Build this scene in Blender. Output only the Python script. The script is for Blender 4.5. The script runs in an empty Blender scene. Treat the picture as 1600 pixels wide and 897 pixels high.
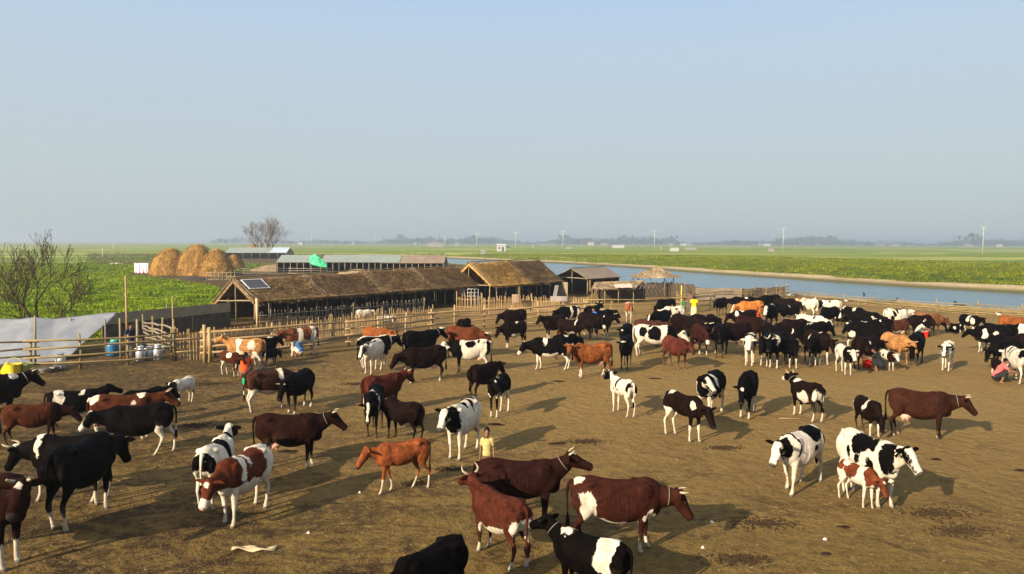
import bpy, bmesh, math, random
import numpy as np
from mathutils import Vector, Matrix, noise as mnoise
R = math.radians
sc = bpy.context.scene
C = sc.collection
rng = np.random.default_rng(7)
random.seed(7)

# ------------------------------------------------------------------ camera
CH = 5.5                      # height of the camera above the paddock
F = 1150.0                    # focal length in pixels of the 1600 px wide photo
PITCH, ROLL = R(-3.43), R(0.21)
cam_d = bpy.data.cameras.new('camera'); cam = bpy.data.objects.new('camera', cam_d); C.objects.link(cam)
cam_d.sensor_width = 36; cam_d.lens = 36*F/1600; cam_d.clip_start = .1; cam_d.clip_end = 20000
CAMM = Matrix.Translation((0, 0, CH)) @ Matrix.Rotation(R(90)+PITCH, 4, 'X') @ Matrix.Rotation(ROLL, 4, 'Z')
cam.matrix_world = CAMM
sc.camera = cam
# ------------------------------------------------------------------ light
SUN_AZ, SUN_EL = R(43.6), R(22.5)      # the way the light travels: right of forward; height of the sun
ldir = Vector((math.sin(SUN_AZ)*math.cos(SUN_EL), math.cos(SUN_AZ)*math.cos(SUN_EL), -math.sin(SUN_EL)))
world = bpy.data.worlds.new('World'); sc.world = world; world.use_nodes = True
wn = world.node_tree.nodes; wl = world.node_tree.links
for n in list(wn): wn.remove(n)
sky = wn.new('ShaderNodeTexSky'); sky.sky_type = 'NISHITA'; sky.sun_disc = False
sky.sun_elevation = SUN_EL; sky.sun_rotation = SUN_AZ + math.pi
sky.altitude = 0; sky.air_density = 1.0; sky.dust_density = 1.0; sky.ozone_density = 3.0
bg = wn.new('ShaderNodeBackground'); bg.inputs[1].default_value = 0.05
wo = wn.new('ShaderNodeOutputWorld')
# the pale dust haze that hangs over the plain, whitest at the horizon and bluer upwards
tc = wn.new('ShaderNodeTexCoord'); sx = wn.new('ShaderNodeSeparateXYZ'); wl.new(tc.outputs['Generated'], sx.inputs[0])
hr = wn.new('ShaderNodeValToRGB'); wl.new(sx.outputs[2], hr.inputs[0])
for q, (p_, v_) in zip([hr.color_ramp.elements[0], hr.color_ramp.elements[1], hr.color_ramp.elements.new(.12), hr.color_ramp.elements.new(.44)], ((0, .97), (1, .85), (.12, .93), (.44, .90))):
    q.position = p_; q.color = (v_, v_, v_, 1)
hc = wn.new('ShaderNodeValToRGB'); wl.new(sx.outputs[2], hc.inputs[0])
for q, (p_, v_) in zip([hc.color_ramp.elements[0], hc.color_ramp.elements[1]]+[hc.color_ramp.elements.new(.5) for _ in range(3)], ((0, (.405,.462,.465)), (.62, (.09,.16,.29)), (.10, (.45,.515,.53)), (.24, (.44,.54,.64)), (.42, (.34,.53,.775)))):
    q.position = p_; q.color = (*v_, 1)
hs_ = wn.new('ShaderNodeVectorMath'); hs_.operation = 'SCALE'; hs_.inputs['Scale'].default_value = 10.0; wl.new(hc.outputs[0], hs_.inputs[0])
hm_ = wn.new('ShaderNodeMix'); hm_.data_type = 'RGBA'; wl.new(hr.outputs[0], hm_.inputs[0]); wl.new(sky.outputs[0], hm_.inputs[6]); wl.new(hs_.outputs[0], hm_.inputs[7])
wl.new(hm_.outputs[2], bg.inputs[0]); wl.new(bg.outputs[0], wo.inputs[0])
sun_d = bpy.data.lights.new('sun', 'SUN'); sun_d.energy = 5.0; sun_d.angle = R(.5); sun_d.color = (1, .84, .62)
sun = bpy.data.objects.new('sun', sun_d); C.objects.link(sun)
sun.rotation_euler = ldir.to_track_quat('-Z', 'Y').to_euler(); sun.location = (-40, -40, 40)
sc.view_settings.view_transform = 'Standard'; sc.view_settings.look = 'None'
sc.view_settings.exposure = 1.3; sc.view_settings.gamma = 1; sc.view_settings.use_curve_mapping = False
sc.cycles.volume_bounces = 0; sc.cycles.max_bounces = 6; sc.cycles.diffuse_bounces = 2; sc.cycles.transparent_max_bounces = 8

# ------------------------------------------------------------------ projection helpers
CAMR = np.array(CAMM.to_3x3()); CAMT = np.array(CAMM.translation)
def P(px, py, z=0.0):
    """point of the plane at height z seen at pixel (px, py) of the 1600x897 photo"""
    d = CAMR @ np.array([(px-800)/F, -(py-448.5)/F, -1.0])
    t = (z-CAMT[2])/d[2]
    p = CAMT + d*t
    return (float(p[0]), float(p[1]))
def PD(px, py, dist):
    """point at forward distance dist seen at pixel (px, py)"""
    d = CAMR @ np.array([(px-800)/F, -(py-448.5)/F, -1.0])
    t = dist/d[1]
    p = CAMT + d*t
    return (float(p[0]), float(p[1]), float(p[2]))
def proj(pts):
    q = (np.asarray(pts) - CAMT) @ CAMR
    z = np.minimum(q[:, 2], -1.0)
    return np.stack([800 + F*q[:, 0]/-z, 448.5 - F*q[:, 1]/-z], 1)

# ------------------------------------------------------------------ object helpers
def smooth(me, on=True):
    me.polygons.foreach_set('use_smooth', [on]*len(me.polygons))
def link(name, me, mat=None, parent=None, loc=None, rot=None):
    o = bpy.data.objects.new(name, me); C.objects.link(o)
    if mat is not None and me is not None:
        if not len(me.materials): me.materials.append(mat)
    if parent is not None: o.parent = parent
    if loc is not None: o.location = loc
    if rot is not None: o.rotation_euler = rot
    return o
def tag(o, label=None, cat=None, group=None, kind=None):
    if label: o['label'] = label
    if cat: o['category'] = cat
    if group: o['group'] = group
    if kind: o['kind'] = kind
    return o
def empty(name, loc=(0, 0, 0), rz=0, label=None, cat=None, group=None):
    o = bpy.data.objects.new(name, None); C.objects.link(o); o.empty_display_size = .3
    o.location = loc; o.rotation_euler = (0, 0, rz)
    return tag(o, label, cat, group)

class MB:
    """collects vertices and faces for ONE mesh"""
    def __init__(s): s.v = []; s.f = []; s.n = 0
    def add(s, v, f):
        v = np.asarray(v, float).reshape(-1, 3)
        s.v.append(v); s.f += [tuple(i+s.n for i in q) for q in f]; s.n += len(v)
    def box(s, c, size, rz=0.0, M=None):
        x, y, z = [a/2 for a in size]
        v = np.array([(-x,-y,-z),(x,-y,-z),(x,y,-z),(-x,y,-z),(-x,-y,z),(x,-y,z),(x,y,z),(-x,y,z)])
        if rz:
            k, q = math.cos(rz), math.sin(rz)
            v = np.stack([v[:,0]*k-v[:,1]*q, v[:,0]*q+v[:,1]*k, v[:,2]], 1)
        if M is not None: v = v @ np.array(M.to_3x3()).T
        s.add(v+np.array(c), [(0,3,2,1),(4,5,6,7),(0,1,5,4),(1,2,6,5),(2,3,7,6),(3,0,4,7)])
    def rings(s, rings, cap=True):
        """rings: list of (n,3) arrays"""
        n = len(rings[0]); k = len(rings)
        v = np.concatenate(rings)
        f = []
        for i in range(k-1):
            for j in range(n):
                a = i*n+j; b = i*n+(j+1) % n
                f.append((a, b, b+n, a+n))
        if cap:
            f.append(tuple(range(n-1, -1, -1))); f.append(tuple((k-1)*n+j for j in range(n)))
        s.add(v, f)
    def tube(s, pts, rad, n=8, flat=1.0, cap=True):
        pts = [np.array(p, float) for p in pts]
        if not hasattr(rad, '__len__'): rad = [rad]*len(pts)
        up = np.array((0, 0, 1.0)); rs = []
        side = None
        for i, p in enumerate(pts):
            t = pts[min(i+1, len(pts)-1)] - pts[max(i-1, 0)]
            t = t/(np.linalg.norm(t)+1e-9)
            if side is None:
                ref = up if abs(t[2]) < .9 else np.array((1.0, 0, 0))
                side = np.cross(ref, t)
            else: side = side - t*np.dot(side, t)
            side = side/(np.linalg.norm(side)+1e-9)
            u2 = np.cross(t, side)
            a = np.linspace(0, 2*math.pi, n, endpoint=False)
            rs.append(p + rad[i]*(np.cos(a)[:, None]*side*flat + np.sin(a)[:, None]*u2))
        s.rings(rs, cap)
    def ell(s, c, r, M=None, nu=12, nv=8):
        a = np.linspace(0, 2*math.pi, nu, endpoint=False)
        rs = []
        for j in range(1, nv):
            b = math.pi*j/nv - math.pi/2
            p = np.stack([np.cos(a)*math.cos(b), np.sin(a)*math.cos(b), np.full(nu, math.sin(b))], 1)*np.array(r)
            if M is not None: p = p @ np.array(M).T
            rs.append(p+np.array(c))
        s.rings(rs)
    def mesh(s, name, sm=True):
        me = bpy.data.meshes.new(name)
        v = np.concatenate(s.v) if s.v else np.zeros((0, 3))
        me.from_pydata(v.tolist(), [], s.f); me.update()
        if sm: smooth(me)
        return me
    def build(s, name, mat, parent=None, sm=True, loc=None, rot=None):
        return link(name, s.mesh(name, sm), mat, parent, loc, rot)

# ------------------------------------------------------------------ material helpers
class NT:
    def __init__(s, name, rough=.8, spec=.25):
        s.m = bpy.data.materials.new(name); s.m.use_nodes = True
        s.t = s.m.node_tree; s.t.nodes.clear()
        s.out = s.t.nodes.new('ShaderNodeOutputMaterial')
        s.b = s.t.nodes.new('ShaderNodeBsdfPrincipled'); s.t.links.new(s.b.outputs[0], s.out.inputs[0])
        s.b.inputs['Roughness'].default_value = rough; s.b.inputs['Specular IOR Level'].default_value = spec
    def n(s, typ, **kw):
        x = s.t.nodes.new(typ)
        for k, v in kw.items(): setattr(x, k, v)
        return x
    def l(s, a, b): s.t.links.new(a, b)
    def put(s, x, i, v):
        if hasattr(v, 'is_linked') or isinstance(v, bpy.types.NodeSocket): s.l(v, x.inputs[i])
        else: x.inputs[i].default_value = v
    def coord(s, kind='Object'): return s.n('ShaderNodeTexCoord').outputs[kind]
    def pos(s): return s.n('ShaderNodeNewGeometry').outputs['Position']
    def mapping(s, vec, scale=(1,1,1), rot=(0,0,0), loc=(0,0,0)):
        m = s.n('ShaderNodeMapping'); s.l(vec, m.inputs[0]); m.inputs['Scale'].default_value = scale
        m.inputs['Rotation'].default_value = rot; m.inputs['Location'].default_value = loc
        return m.outputs[0]
    def noise(s, vec, scale, detail=4, rough=.6, dist=0.0, out=0):
        x = s.n('ShaderNodeTexNoise'); s.l(vec, x.inputs['Vector'])
        x.inputs['Scale'].default_value = scale; x.inputs['Detail'].default_value = detail
        x.inputs['Roughness'].default_value = rough; x.inputs['Distortion'].default_value = dist
        return x.outputs[out]
    def vor(s, vec, scale, feature='F1', out=0):
        x = s.n('ShaderNodeTexVoronoi', feature=feature); s.l(vec, x.inputs['Vector']); x.inputs['Scale'].default_value = scale
        return x.outputs[out]
    def ramp(s, fac, stops):
        r = s.n('ShaderNodeValToRGB'); s.put(r, 0, fac)
        e = r.color_ramp.elements
        while len(e) < len(stops): e.new(.5)
        for q, (p, c) in zip(e, stops):
            q.position = p; q.color = (*c, 1) if hasattr(c, '__len__') else (c, c, c, 1)
        return r.outputs[0]
    def mr(s, v, a, b, c=0.0, d=1.0):
        x = s.n('ShaderNodeMapRange'); s.put(x, 0, v)
        for i, q in enumerate((a, b, c, d)): x.inputs[i+1].default_value = q
        return x.outputs[0]
    def math(s, op, a, b=0.0):
        x = s.n('ShaderNodeMath', operation=op); s.put(x, 0, a); s.put(x, 1, b); return x.outputs[0]
    def mix(s, fac, a, b, blend='MIX'):
        x = s.n('ShaderNodeMix', data_type='RGBA', blend_type=blend)
        s.put(x, 0, fac)
        for i, v in ((6, a), (7, b)):
            if isinstance(v, tuple): x.inputs[i].default_value = (*v, 1) if len(v) == 3 else v
            else: s.l(v, x.inputs[i])
        return x.outputs[2]
    def attr(s, name, typ='GEOMETRY', out='Fac'):
        x = s.n('ShaderNodeAttribute', attribute_type=typ, attribute_name=name); return x.outputs[out]
    def bump(s, h, strength=.5, dist=.05):
        b = s.n('ShaderNodeBump'); b.inputs['Strength'].default_value = strength; b.inputs['Distance'].default_value = dist
        s.l(h, b.inputs['Height']); s.l(b.outputs[0], s.b.inputs['Normal']); return b
    def col(s, v):
        s.put(s.b, 'Base Color', v if not isinstance(v, tuple) else (*v, 1))
        return s
def plain(name, col, rough=.8, var=.25, scale=6, spec=.25, metal=0.0, bump=0.0, stretch=(1,1,1)):
    t = NT(name, rough, spec)
    v = t.mapping(t.coord(), stretch)
    nz = t.noise(v, scale, 5, .65)
    f = t.mr(nz, .25, .75, 0, 1)
    col = tuple(c*.84 for c in col)
    a = tuple(c*(1-var) for c in col); b = tuple(min(1, c*(1+var)) for c in col)
    t.col(t.mix(f, a, b)); t.b.inputs['Metallic'].default_value = metal
    if bump: t.bump(nz, bump, .02)
    return t.m
# ================================================================== cattle
def cow_material():
    t = NT('cow_coat', .7, .015)
    co = t.coord('Object')
    oi = t.n('ShaderNodeObjectInfo')
    base = oi.outputs['Color']
    rnd = oi.outputs['Random']
    nz = t.noise(co, 9, 5, .7)
    fine = t.noise(co, 60, 3, .6)
    # hair tone of the coloured coat: dull and rich patches of the pelt, lighter worn hair
    bigt = t.noise(co, 2.6, 3, .6)
    tone = t.math('ADD', t.math('MULTIPLY', t.mr(nz, .3, .7, .55, 1.5), t.mr(bigt, .3, .7, .65, 1.5)), t.mr(fine, .3, .7, -.2, .2))
    tn = t.n('ShaderNodeCombineColor'); 
    for i in range(3): t.l(tone, tn.inputs[i])
    dark = t.mix(1.0, base, tn.outputs[0], 'MULTIPLY')
    pts = t.attr('points')
    dark = t.mix(pts, dark, (.003, .002, .002))
    white = t.mix(t.mr(t.noise(co, 5, 5, .7), .35, .75), (.50, .45, .37), (.33, .27, .185))
    pat = t.attr('pat')
    wob = t.math('ADD', t.mr(t.noise(co, 26, 4, .8), 0, 1, -.035, .035), t.mr(t.noise(co, 8, 4, .7), 0, 1, -.07, .07))
    edge = t.mr(t.math('ADD', pat, wob), -.008, .008)
    c = t.mix(edge, dark, white)
    c = t.mix(t.attr('muddy'), c, t.mix(t.mr(nz, .4, .6), (.075, .048, .022), (.20, .14, .07)))
    c = t.mix(t.attr('pink'), c, (.55, .30, .22))
    c = t.mix(t.attr('dark'), c, (.022, .018, .016))
    t.col(c)
    t.put(t.b, 'Roughness', t.mr(fine, .2, .8, .5, .72))
    h = t.math('ADD', t.math('MULTIPLY', nz, .6), t.math('MULTIPLY', fine, .25))
    t.bump(h, .6, .035)
    return t.m
COAT = cow_material()
HORN = plain('horn_keratin', (.36, .29, .19), .45, .3, 20)
ROPE = plain('rope_fibre', (.20, .18, .145), .9, .2, 40)
SOFT = plain('soft_cord', (.30, .30, .34), .9, .2, 40)

def rx_(a): return np.array([[1,0,0],[0,math.cos(a),-math.sin(a)],[0,math.sin(a),math.cos(a)]])
def ry_(a): return np.array([[math.cos(a),0,math.sin(a)],[0,1,0],[-math.sin(a),0,math.cos(a)]])
def rz_(a): return np.array([[math.cos(a),-math.sin(a),0],[math.sin(a),math.cos(a),0],[0,0,1]])

# pose: neck pitch (deg up), neck yaw (deg, + to the animal's left), head pitch (deg down), head yaw, leg offsets fl fr hl hr
POSES = {
 'stand':  dict(np=30, ny=0,  hp=38, hy=0,   legs=(.03,-.05,-.04,.06)),
 'up':     dict(np=48, ny=0,  hp=18, hy=0,   legs=(.0,.05,.03,-.05)),
 'level':  dict(np=14, ny=0,  hp=44, hy=0,   legs=(.06,-.04,.08,-.06)),
 'low':    dict(np=-6, ny=0,  hp=52, hy=0,   legs=(.10,-.08,.05,-.10)),
 'graze':  dict(np=-48, ny=0, hp=70, hy=0,   legs=(.08,-.06,.0,.08)),
 'walk':   dict(np=16, ny=0,  hp=46, hy=0,   legs=(.22,-.17,-.18,.24)),
 'walkb':  dict(np=10, ny=0,  hp=44, hy=0,   legs=(-.18,.2,.24,-.2)),
 'left':   dict(np=28, ny=28, hp=30, hy=55,  legs=(.03,-.04,-.05,.08)),
 'right':  dict(np=28, ny=-28, hp=30, hy=-55, legs=(-.03,.05,.07,-.04)),
 'back':   dict(np=26, ny=60, hp=22, hy=125, legs=(.03,-.04,-.05,.08)),
 'lie':    dict(np=32, ny=10, hp=25, hy=15,  legs=None),
}
_cache = {}
def trunk_rings(calf, bull):
    S = [(-.815,1.20,1.06,.07),(-.79,1.255,.93,.135),(-.72,1.30,.80,.19),(-.60,1.335,.72,.235),(-.45,1.345,.67,.262),
         (-.30,1.315,.61,.275),(-.12,1.285,.555,.300),(.06,1.275,.535,.315),(.22,1.28,.54,.300),(.38,1.305,.565,.262),
         (.52,1.335,.60,.232),(.64,1.32,.65,.205),(.75,1.26,.72,.165),(.83,1.17,.82,.105)]
    out = []
    for x, zt, zb, w in S:
        if calf: zb = zt-(zt-zb)*(.80 if x > -.5 else .9); w *= .84
        else: zb -= .035*math.exp(-((x+.02)/.3)**2)
        if bull:
            zt += .10*math.exp(-((x-.55)/.2)**2); zb = zt-(zt-zb)*.93
        n = 24; a = np.linspace(0, 2*math.pi, n, endpoint=False)
        cy, sz = np.cos(a), np.sin(a)
        ex = .82
        cy = np.sign(cy)*np.abs(cy)**ex; sz = np.sign(sz)*np.abs(sz)**.95
        wy = w*(1 - .20*np.clip(sz, 0, 1)**1.5 - .10*np.clip(-sz, 0, 1)**2)
        zc, h = (zt+zb)/2, (zt-zb)/2
        z = zc + h*sz
        z += np.where(sz > .7, .012, 0)
        out.append(np.stack([np.full(n, x), wy*cy, z], 1))
    return out
FL = [(1.10,-.02,.15,.055,-.03),(.95,-.02,.165,.085,-.01),(.82,.0,.135,.085,.0),(.70,.01,.10,.072,.0),(.56,.01,.072,.056,.0),(.44,.005,.056,.049,.0),(.38,.005,.055,.048,.0),
      (.31,.0,.038,.035,.0),(.18,.0,.035,.032,.0),(.11,.008,.046,.042,.0),(.07,.022,.040,.042,.0),(.045,.035,.056,.050,.0),(.0,.045,.068,.056,.0)]
HL = [(1.16,.05,.17,.06,-.03),(1.02,.05,.21,.09,-.01),(.88,.06,.21,.105,.0),(.76,.075,.17,.10,.005),(.66,.06,.12,.078,.0),(.58,.0,.088,.058,.0),(.51,-.065,.066,.046,.0),
      (.46,-.095,.062,.043,.0),(.40,-.095,.052,.039,.0),(.30,-.07,.038,.034,.0),(.18,-.04,.035,.032,.0),(.11,-.02,.046,.042,.0),(.07,-.005,.040,.042,.0),(.045,.008,.056,.050,.0),(.0,.018,.068,.056,.0)]
HEADS = [(-.07,.0,.075,.070),(-.02,.0,.110,.098),(.05,-.01,.132,.112),(.13,-.025,.135,.112),(.21,-.035,.118,.100),(.29,-.043,.102,.088),(.37,-.05,.090,.080),(.44,-.052,.086,.082),(.485,-.055,.078,.078),(.52,-.06,.048,.052)]
def cow_base(pose, calf, bull, udder, res, horns):
    key = (pose, calf, bull, udder, res, horns)
    if key in _cache: return _cache[key]
    p = POSES[pose]; lie = p['legs'] is None
    dz = -.50 if lie else 0
    m = MB()
    tr = trunk_rings(calf, bull)
    for q in tr: q[:, 2] += dz
    m.rings(tr)
    k = .84 if calf else 1.0
    # bony points, shoulder, belly
    for s in (-1, 1):
        m.ell((-.47, s*.165*k, 1.245+dz), (.11, .08, .06)); m.ell((-.755, s*.095*k, 1.165+dz), (.06, .05, .06))
        m.ell((.48, s*.16*k, 1.0+dz), (.17, .09, .30), ry_(.3)); m.ell((.62, s*.12*k, .90+dz), (.14, .09, .18))
        m.ell((-.62, s*.16*k, .96+dz), (.20, .10, .26), ry_(-.2))
    m.ell((.66, 0, .76+dz+(.08 if calf else 0)), (.17, .10, .13))
    if udder:
        m.ell((-.36, 0, .60+dz), (.17, .14, .13))
        for s in (-1, 1):
            for x in (-.42, -.30): m.tube([(x, s*.06, .54+dz), (x, s*.065, .44+dz)], [.026, .018], 8)
    elif bull: m.tube([(-.05, 0, .60), (.12, 0, .50), (.2, 0, .52)], [.06, .05, .03], 10); m.ell((-.58, 0, .62), (.09, .08, .12))
    # legs
    hoof = []
    if not lie:
        o4 = p['legs']
        ks = 1.0
        for i, (x0, s, prof) in enumerate(((.50, 1, FL), (.50, -1, FL), (-.60, 1, HL), (-.60, -1, HL))):
            y0 = s*(.135 if i < 2 else .145)*(.85 if calf else 1)
            rs = []
            lift = 0
            for z, dx, a, b, dy in prof:
                off = o4[i]*(1-min(z, 1.0)/1.0)**.9
                if i < 2 and o4[i] < -.1: off += -.05*math.exp(-((z-.2)/.2)**2)
                n = 14; t = np.linspace(0, 2*math.pi, n, endpoint=False)
                kk = .82 if (calf and z > .5) else (.95 if calf else 1)
                rs.append(np.stack([x0+dx+off+a*kk*np.cos(t), y0+s*dy+b*kk*np.sin(t), np.full(n, z)], 1))
            m.rings(rs)
    else:
        for s in (-1, 1):
            m.tube([(-.6, s*.2, .55), (-.35, s*.34, .30), (-.2, s*.36, .12)], [.2, .14, .08], 12)
            m.tube([(-.2, s*.36, .12), (-.55, s*.38, .07), (-.30, s*.42, .05)], [.07, .05, .05], 10)
            m.tube([(.5, s*.16, .4), (.75, s*.2, .14), (.45, s*.24, .07)], [.11, .07, .05], 10)
    # neck
    a, y = R(p['np']), R(p['ny'])
    nb = np.array((.62, 0, 1.04+dz)); nl = .39 if not calf else .37
    dirn = np.array((math.cos(a)*math.cos(y), math.cos(a)*math.sin(y), math.sin(a)))
    poll = nb + np.array((.10, 0, .04)) + dirn*nl
    hy, hp = R(p['hy']), R(p['hp'])
    hf = np.array((math.cos(hp)*math.cos(hy), math.cos(hp)*math.sin(hy), -math.sin(hp)))
    hs = np.array((-math.sin(hy), math.cos(hy), 0)); hu = np.cross(hf, hs)
    def ring(c, t, ra, rb, n=18):
        t = t/np.linalg.norm(t); sd = np.cross((0, 0, 1.0), t)
        if np.linalg.norm(sd) < .25: sd = np.array((0, 1.0, 0))
        sd = sd/np.linalg.norm(sd); u = np.cross(t, sd)
        w = np.linspace(0, 2*math.pi, n, endpoint=False)
        # narrow crest, fuller throat with a hanging dewlap
        return c + np.cos(w)[:, None]*sd*(rb*(1-.35*np.clip(np.sin(w), 0, 1)-.25*np.clip(-np.sin(w), 0, 1)**2))[:, None] + np.sin(w)[:, None]*u*(ra*(1+(.16 if not calf else .04)*np.clip(-np.sin(w), 0, 1)))[:, None]
    hk = 1.14 if calf else 1.07
    b0 = np.array((.34, 0, 1.0+dz)); b1 = nb; b3 = poll + hf*.02 - hu*.04; b2 = (b1*.45+b3*.55) + np.array((0, 0, -.01))
    nr = []
    cr = [(.34,.23),(.285,.195),(.24,.155),(.20,.128),(.170,.118),(.135,.108)]
    T = [0, .22, .44, .64, .83, 1.0]
    def bez(t): return (1-t)**3*b0+3*(1-t)**2*t*b1+3*(1-t)*t*t*b2+t**3*b3
    for t, (ra, rb) in zip(T, cr):
        c = bez(t); tt = bez(min(1, t+.03))-bez(max(0, t-.03))
        kk = (.82 if calf else (1.12 if bull else 1))
        nr.append(ring(c, tt, ra*kk, rb*kk))
    m.rings(nr)
    # head
    rs = []
    n = 18; w = np.linspace(0, 2*math.pi, n, endpoint=False)
    for s_, du, ra, rb in HEADS:
        c = poll + hf*s_*hk*.95 + hu*du
        wid = rb*1.10*(1 - .30*np.clip(-np.sin(w), 0, 1)**1.2)
        rs.append(c + np.cos(w)[:, None]*hs*(wid*np.abs(np.cos(w))**-.12*.98)[:, None] + np.sin(w)[:, None]*hu*ra*1.05)
    m.rings(rs)
    for s in (-1, 1): m.ell(poll+hf*.16*hk+hs*s*.086+hu*.04, (.045, .026, .034))
    m.ell(poll+hf*.0+hu*.085, (.07, .07, .05))
    me = m.mesh('t'); ob = link('t', me)
    md = ob.modifiers.new('r', 'REMESH'); md.mode = 'VOXEL'; md.voxel_size = res; md.use_smooth_shade = True
    ms = ob.modifiers.new('s', 'SMOOTH'); ms.factor = .5; ms.iterations = 9 if res < .025 else 4
    dg = bpy.context.evaluated_depsgraph_get(); dg.update()
    ev = bpy.data.meshes.new_from_object(ob.evaluated_get(dg))
    bpy.data.objects.remove(ob)
    V = np.empty(len(ev.vertices)*3); ev.vertices.foreach_get('co', V); V = V.reshape(-1, 3)
    Fc = [tuple(q.vertices) for q in ev.polygons]
    # flank hollow, grooves at shoulder and thigh, ribs, spine
    x_, y_, z_ = V[:, 0], V[:, 1], V[:, 2]-dz
    sd_ = np.sign(y_)*np.clip((np.abs(y_)-.07)/.08, 0, 1)
    E = lambda u, w: np.exp(-(u/w)**2)
    dep = .034*E(x_+.26, .10)*E(z_-1.15, .08) + .016*E(x_-.27, .045)*E(z_-.88, .2) + .024*E(x_+.37, .05)*E(z_-.82, .13)
    if res < .025 and not calf: dep = dep + .0045*np.sin(x_*2*math.pi/.078+z_*2)*np.clip((x_+.18)/.1, 0, 1)*np.clip((.38-x_)/.1, 0, 1)*E(z_-.92, .17)
    V[:, 1] -= sd_*dep*(.7 if calf else 1)
    V[:, 2] += .010*E(y_, .025)*np.clip((z_-1.18)/.05, 0, 1)*((x_ > -.75) & (x_ < .5))
    bpy.data.meshes.remove(ev)
    # thin pieces that the remesh would lose, rooted inside the body
    x = MB(); x.add(V, Fc); nbody = x.n
    ear0 = x.n
    for s in (-1, 1):
        rs = []
        base = poll + hf*.02*hk + hs*s*.075 + hu*.035
        ax = hs*s*.93 - hf*.22 + hu*.10 - np.array((0, 0, .16)); ax /= np.linalg.norm(ax)
        wd = np.cross(ax, hf*.8+hu*.3); wd /= np.linalg.norm(wd); th = np.cross(ax, wd)
        L = .215*hk
        for q, (ww, tk) in zip((0, .12, .3, .55, .8, 1.0), ((.026,.022),(.04,.024),(.056,.018),(.056,.014),(.036,.011),(.008,.006))):
            t = np.linspace(0, 2*math.pi, 10, endpoint=False)
            cup = .016*(1-abs(2*q-1))
            rs.append(base + ax*L*q + np.cos(t)[:, None]*wd*ww + np.sin(t)[:, None]*th*tk + (np.abs(np.cos(t))[:, None])*th*cup)
        x.rings(rs)
    ear1 = x.n
    # tail
    tz = 1.24+dz
    tl = [(-.76,0,tz),(-.82,0,tz+.005),(-.865,0,tz-.06),(-.885,.005,tz-.2),(-.88,.01,tz-.42),(-.87,.012,tz-.58),(-.868,.015,tz-.68),(-.87,.018,tz-.78),(-.872,.02,tz-.86)]
    if lie: tl = [(a_, b_*6+(.25 if i > 4 else 0), max(c_, .08)) for i, (a_, b_, c_) in enumerate(tl)]
    tail0 = x.n
    x.tube(tl, [.045,.04,.032,.024,.02,.019,.034,.042,.012], 9)
    tail1 = x.n
    eye0 = x.n
    for s in (-1, 1):
        x.ell(poll+hf*.165*hk+hs*s*.104+hu*.038, (.020, .015, .016), None, 8, 6)
    eye1 = x.n
    A = np.concatenate(x.v)
    flags = np.zeros(len(A), int); flags[ear0:ear1] = 1; flags[tail0:tail1] = 2; flags[eye0:eye1] = 3
    r = dict(V=A, F=x.f, flag=flags, poll=poll, hf=hf, hs=hs, hu=hu, hk=hk, dz=dz, b=(bez(.80), bez(.86)-bez(.76)), nk=(.84 if calf else 1), tail=tl[-3])
    # horns
    hm = []
    if horns:
        for s in (-1, 1):
            h = MB()
            L = {1: .10, 2: .165}[horns]
            pts = [poll+hu*.07+hs*s*.05, poll+hu*(.09+L*.10)+hs*s*(.07+L*.38), poll+hu*(.10+L*.42)+hs*s*(.08+L*.60)+hf*.02, poll+hu*(.10+L*.85)+hs*s*(.08+L*.55)+hf*.05, poll+hu*(.10+L*1.15)+hs*s*(.08+L*.38)+hf*.06]
            h.tube(pts, [.027, .025, .019, .012, .004], 10)
            hm.append(h.mesh('horn'))
    r['horns'] = hm
    _cache[key] = r
    return r

class Wob:
    """smooth 3-D wobble from a few sines, one value per vertex"""
    def __init__(s, seed, f):
        g = np.random.default_rng(seed); s.k = g.normal(size=(7, 3))*f; s.p = g.uniform(0, 6.28, 7); s.a = g.uniform(.5, 1, 7)
    def __call__(s, X): return (np.sin(X @ s.k.T + s.p)*s.a).sum(1)/s.a.sum()

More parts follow.
